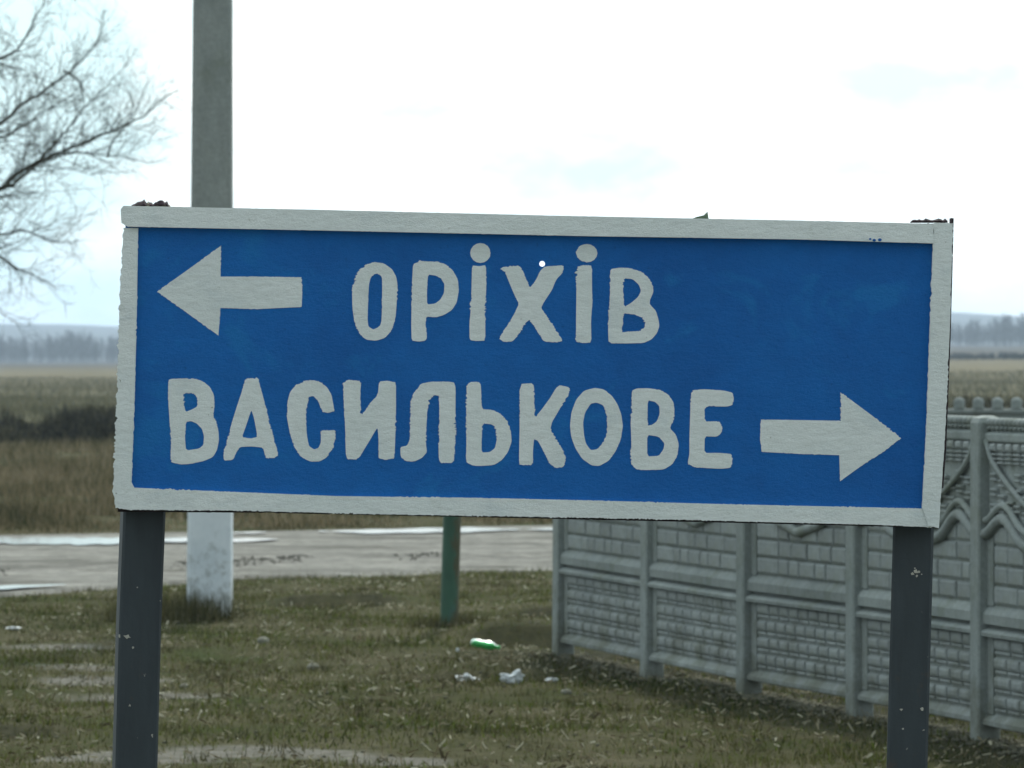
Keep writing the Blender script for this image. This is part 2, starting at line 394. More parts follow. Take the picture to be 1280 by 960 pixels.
def bareness(x, y):
    b_ = np.zeros(np.shape(x))
    for bx, by, ax_, ay_ in BARE: b_ = np.maximum(b_, np.exp(-(((x - bx)/ax_)**2 + ((y - by)/ay_)**2)))
    return np.clip(b_ * (.45 + 1.1 * vnoise(x, y, .22, 77)), 0, 1)
def soil_shade_at(x, y):
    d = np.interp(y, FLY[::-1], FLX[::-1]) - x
    r_ = np.exp(-((d + .4) / .95)**2) * (y < 33.5) * (y > 18)  # band along the fence: dark soil plus its shade, painted in
    return np.clip(np.maximum(r_, bank_face(x, y)), 0, 1)  # bank faces darkened too: bare soil and the shade on them
def np_mesh(name, V, Fc, mat, smooth=True, tint=None):
    me = bpy.data.meshes.new(name); n = Fc.shape[1]
    me.vertices.add(len(V)); me.vertices.foreach_set('co', np.asarray(V, np.float32).ravel())
    me.loops.add(Fc.size); me.loops.foreach_set('vertex_index', np.asarray(Fc, np.int32).ravel())
    me.polygons.add(len(Fc)); me.polygons.foreach_set('loop_start', np.arange(0, Fc.size, n, dtype=np.int32))
    if smooth: me.polygons.foreach_set('use_smooth', np.ones(len(Fc), bool))
    if tint is not None:
        a = me.attributes.new('tint', 'FLOAT', 'POINT'); a.data.foreach_set('value', np.asarray(tint, np.float32))
    me.update(calc_edges=True); me.materials.append(mat); return me
gm = np_mesh('ground', V, Q, m_ground)
for an, fn in (('bare', bareness), ('soil_shade', soil_shade_at)):
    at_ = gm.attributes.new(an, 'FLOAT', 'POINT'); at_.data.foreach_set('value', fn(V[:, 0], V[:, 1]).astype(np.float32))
tag(obj('ground', gm), kind='structure')

# the dirt road: a sheet 5 cm above its cut bed, with ruts
rx = np.linspace(-26, 20, 460); rt = np.linspace(0, 1, 70)
n_, f_ = road_edges(rx)
RX = np.repeat(rx[None, :], 70, 0); RY = n_[None, :] + (f_ - n_)[None, :] * rt[:, None]
ROAD_Z = .004
def road_z(x, y):
    n1, f1 = road_edges(x); t = np.clip((y - n1) / (f1 - n1), 0, 1)
    z = ROAD_Z + .030 * (vnoise(x*.6, y, .4, 11) - .5) * sstep(0, .06, t) * (1 - sstep(.75, .8, t))
    z = z + .02 * np.exp(-((t - .30) / .035) ** 2) * vnoise(x, y, .5, 12) * 2
    return z
RZ = road_z(RX, RY)
edge = (rt[:, None] < .012) | (rt[:, None] > .988)
RZ = np.where(edge, -.06, RZ)
V = np.stack([RX, RY, RZ], -1).reshape(-1, 3); nr, ncl = RX.shape
i = np.arange(nr - 1)[:, None] * ncl + np.arange(ncl - 1)[None, :]
Q = np.stack([i, i + 1, i + ncl + 1, i + ncl], -1).reshape(-1, 4)
tag(obj('dirt_road', np_mesh('dirt_road', V, Q, m_road)), kind='structure')

def strip_sheet(name, path, mat, z, seed, label=None, kind='structure', cat=None):
    """flat irregular sheet: path = list of (x, y_near, y_far)"""
    P = np.array(path, float); x = np.linspace(P[0, 0], P[-1, 0], 160)
    yn = np.interp(x, P[:, 0], P[:, 1]); yf = np.interp(x, P[:, 0], P[:, 2])
    w = np.minimum(1, np.minimum(x - x[0], x[-1] - x) / (.12 * (x[-1] - x[0])))**.5
    c = (yn + yf) / 2; hw = (yf - yn) / 2 * w
    a = c - hw * (.1 + .9 * vnoise(x, x*0, .35, seed) + .9 * vnoise(x, x*0, 1.1, seed + 5)); b_ = c + hw * (.1 + .9 * vnoise(x, x*0, .5, seed + 1) + .9 * vnoise(x, x*0, 1.3, seed + 6))
    V = [(xx, aa, z) for xx, aa in zip(x, a)] + [(xx, bb + 1e-4, z) for xx, bb in zip(x, b_)]
    n = len(x); Fc = [(k, k + 1, n + k + 1, n + k) for k in range(n - 1)]
    o = obj(name, mesh_of(name, V, Fc, mat)); tag(o, label, cat, None, kind); return o
def yp(py): return EYE * F / (py - HOR)
PZ = ROAD_Z + .016
def pw_(pts, e=0):   # (px, py_top, py_bottom) -> (x, near, far)
    out = []
    for px, a, b_ in pts:
        yn, yf = yp(b_), yp(a); out.append((X(px, (yn + yf) / 2), yn, yf))
    return out
def pools(path, z, seed, thr):
    """a wet rut: pools of standing water where the rut is deepest; path = list of (x, y_near, y_far)"""
    P = np.array(path, float); x = np.linspace(P[0, 0], P[-1, 0], 420)
    yn = np.interp(x, P[:, 0], P[:, 1]); yf = np.interp(x, P[:, 0], P[:, 2])
    d = .55 * vnoise(x, x*0, 1.3, seed) + .30 * vnoise(x, x*0, .42, seed + 1) + .15 * vnoise(x, x*0, .12, seed + 2)
    e = np.clip(np.minimum(x - x[0], x[-1] - x) / .5, 0, 1)
    w = np.clip((d - thr) * 3.4, 0, 1)**.7 * e
    cy = (yn + yf)/2 + (yf - yn) * .35 * (vnoise(x, x*0, .7, seed + 3) - .5)
    run = []
    for k in range(len(x)):
        if w[k] > .03: run.append(k)
        if (w[k] <= .03 or k == len(x) - 1) and run:
            if len(run) > 5:
                hw = (yf - yn)[run]/2 * w[run] * (.7 + .6*vnoise(x[run], x[run]*0, .16, seed + 4))
                xs_ = x[run]; n = len(run)
                V = [(a, b_, z) for a, b_ in zip(xs_, cy[run] - hw)] + [(a, b_ + 1e-3, z) for a, b_ in zip(xs_, cy[run] + hw)]
                o = obj('puddle', mesh_of('puddle', V, [(k_, k_+1, n+k_+1, n+k_) for k_ in range(n-1)], m_water)); tag(o, kind='structure')
            run = []
pools(pw_([(-260, 679, 687), (0, 674.5, 682.5), (180, 672.5, 681), (352, 671.5, 680)]), PZ, 21, .22)
pools(pw_([(-200, 685, 690), (0, 683.5, 688), (170, 681, 686)]), PZ + .001, 45, .46)
pools(pw_([(270, 666, 671), (480, 663, 668.5), (700, 660.5, 666), (900, 659, 665)]), PZ + .001, 31, .26)
pools(pw_([(-200, 741, 748), (0, 735, 740.5), (70, 732, 736.5), (180, 728, 731.5)]), PZ + .002, 51, .34)

# ------------------------------------------------------------------ blades
def blades(name, x, y, hgt, wid, mat, lean=.5, base=None, kind='stuff', dz=-.008, label=None, tri=True, curl=.0):
    n = len(x); z = (ground_z(x, y) if base is None else base) + dz
    a = RNG.uniform(0, 2*np.pi, n); la = RNG.uniform(0, 2*np.pi, n); lm = np.abs(RNG.normal(0, lean, n))
    dx = np.cos(a) * wid / 2; dy = np.sin(a) * wid / 2
    tx = x + np.cos(la) * lm * hgt; ty = y + np.sin(la) * lm * hgt; tz = z + hgt * np.cos(np.clip(lm, 0, 1.2))
    V = np.empty((n, 3, 3)); V[:, 0] = np.stack([x - dx, y - dy, z], -1); V[:, 1] = np.stack([x + dx, y + dy, z], -1)
    V[:, 2] = np.stack([tx, ty, tz], -1)
    t = np.repeat(RNG.uniform(0, 1, n), 3)
    o = obj(name, np_mesh(name, V.reshape(-1, 3), np.arange(3*n).reshape(-1, 3), mat, False, t))
    tag(o, label=label, kind=kind); return o
def scatter(n, y0, y1, half=.125, xpad=1.5, pow_=1.0):
    y = y0 + (y1 - y0) * RNG.uniform(0, 1, n) ** pow_
    x = RNG.uniform(-1, 1, n) * (half * y + xpad); return x, y
# fence line, used to keep things off it
FP = [(.345, 32.5), (.852, 30.5), (1.343, 28.6), (1.852, 27.0), (2.352, 25.25), (2.85, 23.35), (3.37, 21.42)]
fx_ = np.array([p[0] for p in FP]); fy_ = np.array([p[1] for p in FP])
def fence_dist(x, y):    # positive = on the road side (left) of the fence
    return np.interp(y, fy_[::-1], fx_[::-1]) - x
x, y = scatter(520000, 20.5, 45.5, .125, 1.0, .95)
nn, _f = road_edges(x); keep = y < nn + .1 * RNG.normal(0, 1, len(x)) + .05
cover = vnoise(x, y, .9, 71) * .6 + vnoise(x, y, .25, 72) * .4
bare = bareness(x, y)
keep &= RNG.uniform(0, 1, len(x)) > .5 * sstep(.50, .72, vnoise(x, y, .33, 57))
keep &= RNG.uniform(0, 1, len(x)) > .6 * np.clip(bank_face(x, y), 0, 1)
keep &= RNG.uniform(0, 1, len(x)) > (np.clip(bare*1.25, 0, .9) + .55 * sstep(.52, .36, cover) * 0 + .5 * (1 - sstep(.3, .5, cover)))
fd = fence_dist(x, y); keep &= (np.abs(fd) > .04)
x = x[keep]; y = y[keep]; cover = cover[keep]; fd = fd[keep]
hgt = (.012 + .045 * RNG.uniform(0, 1, len(x))**3) * (.45 + 1.2 * vnoise(x, y, .6, 73))
moss = (RNG.uniform(0, 1, len(x)) < 1.25 * np.exp(-(np.maximum(fd - .35, 0) / .45)**2) * (vnoise(x, y, .5, 74) > .22) * (fd > 0) * (y < 33.3)) | ((RNG.uniform(0, 1, len(x)) < .7) & (x < -1.9) & (y > 34) & (y < 39.5) & (vnoise(x, y, 1.1, 75) > .42))  # dark moss packed along the fence, also painting in the fence's shade
blades('grass', x[~moss], y[~moss], hgt[~moss], .009, m_lawn, 1.1)
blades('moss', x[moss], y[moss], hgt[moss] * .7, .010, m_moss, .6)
# scattered taller bleached stalks
x, y = scatter(5500, 20.5, 44, .12, 1.0); nn, _f = road_edges(x); k = (y < nn) & (np.abs(fence_dist(x, y)) > .1)
blades('dry_stalks', x[k], y[k], RNG.uniform(.05, .16, k.sum()), .005, m_field, 1.0)
# dead leaves and chopped straw lying flat
n = 16000; x, y = scatter(n, 20.5, 45, .12, 1.0); nn, _f = road_edges(x); k = (y < nn) & (vnoise(x, y, .7, 55) > .33); x, y = x[k], y[k]; n = len(x)
z = ground_z(x, y) + RNG.uniform(.004, .035, n); a = RNG.uniform(0, 2*np.pi, n); ln = RNG.uniform(.012, .05, n); wd = RNG.uniform(.004, .014, n)
c_, s_2 = np.cos(a), np.sin(a); V = np.empty((n, 4, 3)); sl = RNG.normal(0, .25, n)
for q, (u_, v_) in enumerate([(-1, -.4), (1, -1), (1.1, .5), (-.9, 1)]):
    V[:, q] = np.stack([x + c_*u_*ln/2 - s_2*v_*wd/2, y + s_2*u_*ln/2 + c_*v_*wd/2, z + u_*ln*sl + v_*wd*.5], -1)
m_straw = mat_blades('straw_litter', [(.25, (.05, .04, .022)), (.45, (.13, .11, .065)), (.6, (.28, .26, .18)), (.8, (.46, .44, .34))], 1.5, .2)
tag(obj('plant_litter', np_mesh('plant_litter', V.reshape(-1, 3), np.arange(4*n).reshape(-1, 4), m_straw, False, np.repeat(RNG.uniform(0, 1, n), 4))), kind='stuff')
# weedy tufts: clusters
tx, ty = scatter(900, 21, 44, .12, 1.0); nn, _f = road_edges(tx); k = (ty < nn) & (np.abs(fence_dist(tx, ty)) > .12)
tx, ty = tx[k], ty[k]; ix = np.repeat(np.arange(len(tx)), 45)
r_ = RNG.uniform(.03, .12, len(tx))[ix]
blades('weed_tufts', tx[ix] + RNG.normal(0, 1, len(ix)) * r_, ty[ix] + RNG.normal(0, 1, len(ix)) * r_, RNG.uniform(.015, .075, len(ix)), .008, m_tuft, 1.0)
# road verge beyond, the tall dry field grass and the far weeds
x, y = scatter(330000, 54.5, 112, .125, 3.0, 1.25)
_n, ff_ = road_edges(x); k = y > ff_ + .15 * RNG.normal(0, 1, len(x)); x, y = x[k], y[k]
_n, ff_ = road_edges(x)
hg = (.05 + .16 * sstep(.3, 3.5, y - ff_)) * RNG.uniform(.45, 1.1, len(x)) * (.1 + 1.3 * vnoise(x, y*.5, .8, 81)**1.5 + .9 * vnoise(x*.6, y*.4, 2.8, 83))
kk = (vnoise(x, y*.35, .9, 84) * .6 + vnoise(x, y*.35, 2.4, 85) * .4 + RNG.uniform(-.15, .15, len(x))) > .42; x, y, hg = x[kk], y[kk], hg[kk] * 1.25
blades('field_grass', x, y, hg, .018 + .0002 * (y - 55), m_field, .8)
x, y = scatter(90000, 122, 420, .13, 4.0, 1.4)
blades('far_weeds', x, y, RNG.uniform(.15, .5, len(x)) * (.3 + 1.0 * vnoise(x, y, 11, 82)), .06, m_weed, .5)
# dark scrub along the gully
x = RNG.uniform(-20, 22, 190000); y = RNG.uniform(106, 113, len(x))
den = vnoise(x, y*.12, 1.7, 91) * .6 + vnoise(x, y*.3, .6, 92) * .4
k = RNG.uniform(0, 1, len(x)) < .35 + sstep(.36, .52, den); k &= ~((x > -1) & (RNG.uniform(0, 1, len(x)) < .5))
x, y, den = x[k], y[k], den[k]
top = (.62 + .85 * sstep(.38, .62, den)) * (.45 + .75*vnoise(x, x*0, 2.9, 96))
bz = ground_z(x, y) + top * RNG.uniform(0, .85, len(x))
blades('gully_scrub', x, y, RNG.uniform(.1, .32, len(x)), .03, m_scrub, .9, base=bz)

m_hedge = simple('hedge_twigs', (.022, .026, .018), (.012, .014, .010), .5, .9, .1, 0, .001)
# far hedge on the right and the winter woodland
def far_wood(name, n, xr, yr, h0, h1, mat, twig=26, seed=5, wscale=1.0):
    rg = np.random.default_rng(seed); Vs = []; 
    for _ in range(n):
        x = rg.uniform(*xr); y = rg.uniform(*yr); H = rg.uniform(h0, h1) * (.75 + .5 * float(vnoise(x, 0, 40, seed)))
        z = float(ground_z(x, y)) - .3
        def tri(p, q, w):
            d = np.array(q) - np.array(p); s_ = np.array([-d[2], 0, d[0]]); s_ = s_ / (np.linalg.norm(s_) + 1e-9) * w / 2
            Vs.extend([np.array(p) - s_, np.array(p) + s_, np.array(q)])
        tri((x, y, z), (x + rg.normal(0, .04) * H, y, z + H), .018 * H * wscale)
        for _t in range(twig):
            t = rg.uniform(.15, .9); bp = (x, y, z + t * H); a = rg.uniform(-1, 1); 
            ln = H * rg.uniform(.15, .38) * (1.15 - t)
            q = (x + a * ln, y + rg.uniform(-1, 1) * ln, z + t * H + ln * rg.uniform(.5, 1.3)); tri(bp, q, .012 * H * wscale)
            for _u in range(3):
                s1 = rg.uniform(.3, 1); b2 = tuple(np.array(bp) * (1 - s1) + np.array(q) * s1)
                tri(b2, (b2[0] + rg.normal(0, .5) * ln, b2[1] + rg.normal(0, .5) * ln, b2[2] + abs(rg.normal(.3, .4)) * ln), .009 * H * wscale)
    V = np.array(Vs); o = obj(name, np_mesh(name, V, np.arange(len(V)).reshape(-1, 3), mat, False, np.full(len(V), .5)))
    tag(o, kind='stuff'); return o
far_wood('far_woodland', 2300, (-230, 230), (1400, 1700), 3.5, 10.5, m_wood, 30, 5, 1.2)
far_wood('far_hedge', 2200, (30, 140), (690, 760), .7, 1.5, m_hedge, 14, 6, 10.0)

# ------------------------------------------------------------------ the road sign
SY = 12.4
sign = empty('road_sign', (X(655, SY), SY + .1, 0))
tag(sign, 'hand-painted blue direction sign with white Cyrillic lettering and arrows on two dark posts', 'road sign')
SO = Vector(sign.location)
def SP(px, py, Y=SY): return (X(px, SY) - SO.x, Y - SO.y, Z(py, SY) - SO.z)   # sign plane: photo px -> local metres
def densify(P, step, closed=True):
    out = []; n = len(P)
    for k in range(n if closed else n - 1):
        a, b_ = P[k], P[(k + 1) % n]; d = math.dist(a, b_); m_ = max(1, int(d / step))
        for j in range(m_): out.append((a[0] + (b_[0]-a[0])*j/m_, a[1] + (b_[1]-a[1])*j/m_))
    if not closed: out.append(P[-1])
    return out
def chaikin(P, n=1):
    for _ in range(n):
        Q_ = []
        for k in range(len(P)):
            a, b_ = P[k], P[(k + 1) % len(P)]
            Q_ += [(a[0]*.86 + b_[0]*.14, a[1]*.86 + b_[1]*.14), (a[0]*.14 + b_[0]*.86, a[1]*.14 + b_[1]*.86)]
        P = Q_
    return P
def ragged(P, ax=.45, ay=.35, f=1.2, seed=0):
    out = []
    for x_, y_ in P:
        q_ = max(.06, .45 + 2.2 * mnoise.noise(Vector((x_*.03, y_*.035, seed*1.7 + 3))))
        nx = mnoise.noise(Vector((x_*.12, y_*f, seed))) + .7 * mnoise.noise(Vector((x_*.3, y_*f*.35, seed+7)))
        ny = mnoise.noise(Vector((x_*f, y_*.2, seed+31)))
        br = (math.sin(int(y_/1.15)*12.9898 + seed*3.1 + int(x_/9)*7.7)*43758.5453) % 1 - .5      # bristle marks, row by row
        out.append((x_ + (nx*ax + br*ax*.8)*q_, y_ + ny*ay*q_))
    return out
def plate(name, loops, y_front, y_back, mat, parent=sign):
    """loops: first outer then holes, photo px; extruded between y_front and y_back"""
    pts = [[Vector((a, b_, 0)) for a, b_ in lp] for lp in loops]
    tris = geometry.tessellate_polygon(pts)
    flat = [p for lp in loops for p in lp]; n = len(flat)
    V = [SP(a, b_, y_front) for a, b_ in flat] + [SP(a, b_, y_back) for a, b_ in flat]
    Fc = []
    for t in tris:
        a, b_, c = (Vector(V[i_]) for i_ in t)
        if (b_ - a).cross(c - a).y > 0: t = (t[0], t[2], t[1])
        Fc += [tuple(t), (t[0] + n, t[2] + n, t[1] + n)]
    k0 = 0
    for lp in loops:
        m_ = len(lp)
        for j in range(m_): Fc.append((k0 + j, k0 + (j+1) % m_, n + k0 + (j+1) % m_, n + k0 + j))
        k0 += m_
    me = mesh_of(name, V, Fc, mat)
    return obj(name, me, parent)
circ = lambda cx, cy, r, n=14, k=1.0: [(cx + r*math.cos(2*math.pi*j/n), cy + r*k*math.sin(2*math.pi*j/n)) for j in range(n)]
# board with its through-hole
board = plate('board', [[(157, 270), (1183, 292), (1165, 645), (152, 625)], circ(677.7, 329.8, 3.7)], SY, SY + .003, m_blue)
# frame strips
top = densify([(151.5, 262), (155, 257.5), (400, 262.5), (700, 270), (1000, 276), (1166, 280), (1166, 304.5), (1000, 299.5), (730, 295.3), (450, 289.3), (160, 283.5), (152.5, 279)], 3)
plate('frame_strip', [ragged(top, .7, .45, .35, 1)], SY - .020, SY + .012, m_white_h)
right = densify([(1167.2, 278.5), (1190.5, 279.5), (1187.5, 390), (1181, 540), (1173, 660), (1160, 657), (1152, 634), (1157, 540), (1162, 400), (1165.8, 300)], 3)
plate('frame_strip', [ragged(right, 1.2, .8, .3, 2)], SY - .016, SY + .012, m_white_v)
ell = densify([(155, 285), (173, 285), (171, 400), (168, 520), (165, 590), (164.5, 603), (168, 609.5), (205, 611.3), (420, 620), (600, 622.3), (740, 625.5), (900, 630), (1151, 635.5), (1168, 640), (1166, 659.5), (1100, 656), (960, 652.5), (740, 647.5), (450, 642.5), (300, 638.5), (160, 637.5), (145, 635), (141.5, 615), (143.5, 560), (147, 480), (149.5, 380), (152, 330)], 1.6)
lf = []
for a, b_ in ragged(ell, .9, 1.2, .5, 3):
    if a < 160 and 287 < b_ < 630: a += 2.2 * mnoise.noise(Vector((0, b_*.11, 4))) + 2.2 * mnoise.noise(Vector((0, b_*.33, 9)))
    if b_ > 630 and b_ > 612 + a*.03 + 12: b_ += 1.9 * abs(mnoise.noise(Vector((a*.21, 0, 3)))) + 1.2*mnoise.noise(Vector((a*.6, 0, 8))) - .6
    lf.append((a, b_))
plate('frame_strip', [lf], SY - .011, SY + .010, m_white_h)
# rusted angle iron frame behind the board, showing as a thin dark line at the right and bottom
def ring(o_, i_): return [o_, i_]
plate('back_frame', [ragged(densify([(158, 264), (1186, 284), (1186, 330), (1184.2, 420), (1179.3, 560), (1173, 660.8), (1160, 659.6), (940, 654.3), (640, 647.6), (330, 641.2), (146.5, 640), (147, 600), (152, 400)], 3), .5, 1.1, .4, 6),
                     [(190, 300), (192, 590), (1130, 615), (1140, 320)]], SY + .012, SY + .040, m_rust)
plate('edge_angle', [[(1189, 272.5), (1192, 273), (1190.7, 330), (1188.2, 420), (1182.6, 560), (1179, 610), (1176, 610), (1180.5, 540), (1186, 400), (1188.6, 300)]], SY - .004, SY + .05, m_rust)
# letters and arrows: paint film 1.2 mm proud
def L3(o, s_, P): return [(o[0] + a/s_, o[1] + b_/s_) for a, b_ in P]
A, B, D, E_ = ((420, 280), 4.0), ((700, 250), 4.0), ((130, 440), 4.0), ((420, 450), 4.0)
G, H_, K_ = ((700, 450), 4.173), ((130, 230), 4.0), ((900, 460), 3.368)
def letter(org, outer, inners=(), soft=1, name='letter'):
    o, s_ = org
    loops = []
    for q, lp in enumerate([outer, *inners]):
        P = L3(o, s_, lp)
        if soft: P = chaikin(P, soft)
        P = ragged(densify(P, .8), 1.25, .8, .95, 11 + q + o[0] + lp[0][0])
        loops.append(P)
    return plate(name, loops, SY - .0014, SY - .0002, m_white)
letter(A, [(190,190),(240,197),(280,225),(302,265),(308,310),(303,400),(298,470),(280,530),(245,570),(200,584),(150,578),(115,545),(92,490),(82,420),(80,330),(90,280),(110,240),(145,205)],
       [[(200,246),(222,256),(230,270),(231,330),(228,480),(222,505),(205,520),(185,527),(162,512),(158,480),(160,400),(165,300),(175,265)]])
letter(A, [(385,200),(412,190),(418,180),(430,186),(510,188),(555,205),(590,240),(610,280),(614,330),(605,390),(580,430),(540,455),(500,467),(452,463),(448,500),(455,570),(445,584),(415,588),(378,583),(376,500),(380,300)],
       [[(460,253),(500,258),(525,272),(542,300),(540,345),(520,380),(495,398),(455,402),(455,330)]])
def letter_i(org, stem, dot):
    o, s_ = org
    l1 = ragged(densify(chaikin(L3(o, s_, stem)), .8), 1.5, .8, .95, stem[0][0])
    l2 = ragged(densify(L3(o, s_, dot), 1.2), 1.2, 1.2, .35, dot[0][0])
    a = plate('letter', [l1], SY - .0014, SY - .0002, m_white)
    b_ = plate('letter_dot', [l2], SY - .0014, SY - .0002, m_white, a)
    return a
letter_i(A, [(680,207),(715,211),(750,205),(752,300),(746,440),(747,583),(700,585),(668,580),(667,500),(675,400),(678,300)], circ(722, 145, 51, 16, .98))
letter(A, [(822,225),(845,212),(920,208),(945,260),(970,320),(1000,280),(1020,235),(1045,212),(1138,206),(1135,240),(1100,280),(1080,330),(1040,390),(1025,420),(1055,460),(1095,520),(1135,585),(1100,592),(1040,588),(1015,550),(985,500),(965,478),(940,500),(918,545),(885,587),(840,590),(815,572),(840,530),(880,470),(915,400),(890,350),(865,290),(845,240)])
letter_i(B, [(82,332),(120,325),(160,328),(160,450),(163,500),(155,600),(157,712),(115,716),(80,708),(80,600),(82,450)], circ(134, 266, 53, 16, .87))
letter(B, [(252,345),(300,338),(350,340),(410,360),(445,390),(465,430),(467,460),(450,500),(448,520),(480,555),(493,600),(497,630),(485,665),(460,695),(420,715),(350,717),(243,717),(240,640),(243,560),(250,470),(250,400)],
       [[(320,390),(365,397),(395,425),(405,455),(390,485),(355,515),(320,535),(315,450)], [(318,565),(375,573),(412,590),(428,620),(420,640),(395,655),(340,658),(308,662),(315,610)]])
letter(D, [(322,140),(340,133),(460,133),(500,150),(530,175),(550,215),(553,265),(545,322),(565,350),(573,400),(575,440),(565,490),(545,525),(500,545),(430,560),(380,562),(340,552),(333,535),(335,440),(325,300),(320,220)],
       [[(395,205),(450,208),(465,225),(468,270),(445,285),(408,300),(398,250)], [(410,350),(435,345),(465,358),(490,385),(500,420),(497,465),(475,483),(410,492),(405,430)]])
letter(D, [(705,132),(768,130),(780,165),(800,240),(825,340),(845,420),(873,515),(850,530),(810,532),(795,478),(740,472),(680,475),(662,500),(645,540),(600,543),(597,500),(620,430),(640,350),(665,270),(690,195)],
       [[(737,288),(750,330),(768,425),(730,432),(690,425),(710,370)]])
letter(D, [(1035,140),(1080,148),(1115,175),(1138,215),(1148,270),(1153,295),(1120,305),(1095,300),(1080,270),(1065,235),(1045,220),(1025,225),(1012,280),(1010,350),(1015,420),(1025,470),(1050,487),(1072,480),(1085,450),(1083,390),(1158,392),(1155,430),(1145,480),(1115,525),(1080,547),(1030,548),(980,520),(950,470),(930,410),(915,330),(917,250),(930,200),(960,165),(1000,145)])
letter(E_, [(35,115),(60,98),(125,105),(122,170),(125,280),(165,225),(210,170),(215,108),(255,103),(300,112),(300,250),(298,330),(293,490),(250,500),(212,492),(213,400),(208,335),(170,400),(110,498),(50,495),(45,330),(38,200)])
letter(E_, [(470,108),(560,108),(590,112),(598,135),(597,300),(598,400),(590,515),(515,515),(513,400),(517,280),(515,178),(490,176),(470,195),(458,240),(452,330),(450,420),(455,460),(430,490),(390,508),(345,505),(322,480),(322,435),(355,428),(368,400),(370,300),(373,210),(390,160),(425,120)])
letter(E_, [(653,125),(675,108),(715,110),(725,125),(728,245),(785,250),(825,270),(860,310),(875,360),(878,410),(860,460),(830,500),(790,525),(720,530),(680,527),(650,510),(652,400),(650,250)],
       [[(735,317),(780,322),(802,350),(803,400),(795,440),(770,460),(728,462),(728,390)]])
letter(E_, [(918,120),(988,115),(992,200),(995,290),(1030,245),(1070,190),(1100,140),(1120,125),(1168,138),(1165,170),(1140,210),(1110,260),(1080,310),(1072,348),(1100,395),(1135,450),(1150,490),(1140,535),(1095,540),(1070,520),(1040,460),(1010,405),(990,395),(985,450),(985,525),(920,525),(915,500),(918,330)])
letter(G, [(180,145),(225,152),(270,185),(300,230),(320,285),(328,345),(318,410),(295,470),(255,525),(205,553),(165,550),(115,515),(80,460),(58,400),(52,340),(60,270),(85,205),(125,160)],
       [[(160,228),(190,222),(225,235),(240,270),(247,330),(243,390),(225,430),(195,465),(160,470),(135,435),(125,390),(120,330),(130,275)]])
letter(G, [(375,160),(400,148),(460,147),(520,155),(565,180),(592,220),(598,270),(590,320),(573,355),(605,390),(620,440),(612,500),(585,545),(540,572),(440,574),(400,570),(375,545),(368,515),(372,430),(368,320),(372,230)],
       [[(457,210),(495,218),(518,240),(520,280),(505,320),(480,338),(457,342)], [(455,390),(515,400),(545,435),(540,465),(515,500),(455,503)]])
letter(G, [(685,158),(750,152),(850,158),(900,170),(907,200),(898,235),(870,243),(755,240),(755,320),(830,320),(848,350),(840,385),(815,400),(755,398),(753,485),(830,484),(895,490),(900,530),(890,562),(840,568),(700,560),(665,540),(675,490),(675,400),(680,250)])
letter(H_, [(265,538),(420,428),(585,308),(583,463),(780,463),(988,466),(992,540),(988,615),(880,620),(760,626),(583,620),(572,758),(420,648)], (), 0, 'arrow')
letter(K_, [(172,217),(340,219),(508,222),(508,102),(640,200),(762,295),(690,352),(605,405),(505,477),(502,367),(340,362),(175,353),(168,290)], (), 0, 'arrow')

# posts: square steel tubes, turned a little
def tube_post(name, pts, side, depth, rz, y0):
    """pts: (px_left, px_right, py) rows in the sign plane"""
    mb = MB(); rings = []
    for pl, pr, py in pts:
        cx = (SP(pl, py)[0] + SP(pr, py)[0]) / 2; z = SP(0, py)[2]; ring_ = []
        h2 = side / 2; c_ = .006
        for (a, b_) in [(-h2+c_, -h2), (h2-c_, -h2), (h2, -h2+c_), (h2, h2-c_), (h2-c_, h2), (-h2+c_, h2), (-h2, h2-c_), (-h2, -h2+c_)]:
            ring_.append((cx + a*math.cos(rz) - b_*math.sin(rz), y0 - SO.y + a*math.sin(rz) + b_*math.cos(rz), z))
        rings.append(ring_)
    mb.loft(rings); return obj(name, mb.mesh(name, m_post), sign)
tube_post('post', [(126.5, 187, 1500), (134.5, 194, 960), (139, 198.5, 790), (145, 204, 640), (155, 211.5, 300), (158, 210, 262)][::1], .103, .09, math.radians(9), SY + .112)
tube_post('post', [(1101, 1153, 1500), (1112, 1164, 960), (1121, 1171, 660), (1133, 1184, 300), (1137, 1186, 282)], .099, .09, math.radians(-4), SY + .108)
# paint chips on the posts
def chip(px, py, r, y_, seed, par):
    P = [(px + r*math.cos(t)*(.5+.8*abs(mnoise.noise(Vector((t, seed, 0))))*1.8), py + r*math.sin(t)*(.4+.8*abs(mnoise.noise(Vector((t, seed, 5))))*1.8)) for t in [2*math.pi*j/11 for j in range(11)]]
    return plate('paint_chip', [P], y_ - .0015, y_ + .0, m_flake, par)
P_ = [o for o in sign.children if o.name.startswith('post')]
def face_y(px, pc, yc, half, deg): return SY + yc - half/math.cos(math.radians(deg)) + (px - pc)*SY/F*math.tan(math.radians(deg))
for q in ((157, 797, 4.2), (164, 811, 2.0), (160, 884, 1.8)):
    pc = 168.75 - (q[1] - 790)*.027; chip(*q, face_y(q[0], pc, .112, .0515, 9), q[0], P_[0])
for q in ((1147, 716, 3.6), (1143, 718.5, 2.4), (1151, 716, 2.6), (1148.5, 721, 2.2), (1146, 711.5, 1.6), (1154.5, 719, 1.2), (1129, 889, 2.0), (1155, 888, 2.6), (1131, 913, 1.7)):
    pc = 1146 - (q[1] - 660)*.026; chip(*q, face_y(q[0], pc, .108, .0495, -4), q[0]*.37, P_[1])
for q in ((1092, 300.5, 2.2), (1099, 300, 2.4), (1087, 299, 1.6)):
    P = [(q[0] + q[2]*math.cos(t), q[1] + .8*q[2]*math.sin(t)) for t in [2*math.pi*j/8 for j in range(8)]]
    plate('paint_spot', [P], SY - .0212, SY - .0195, m_blue)
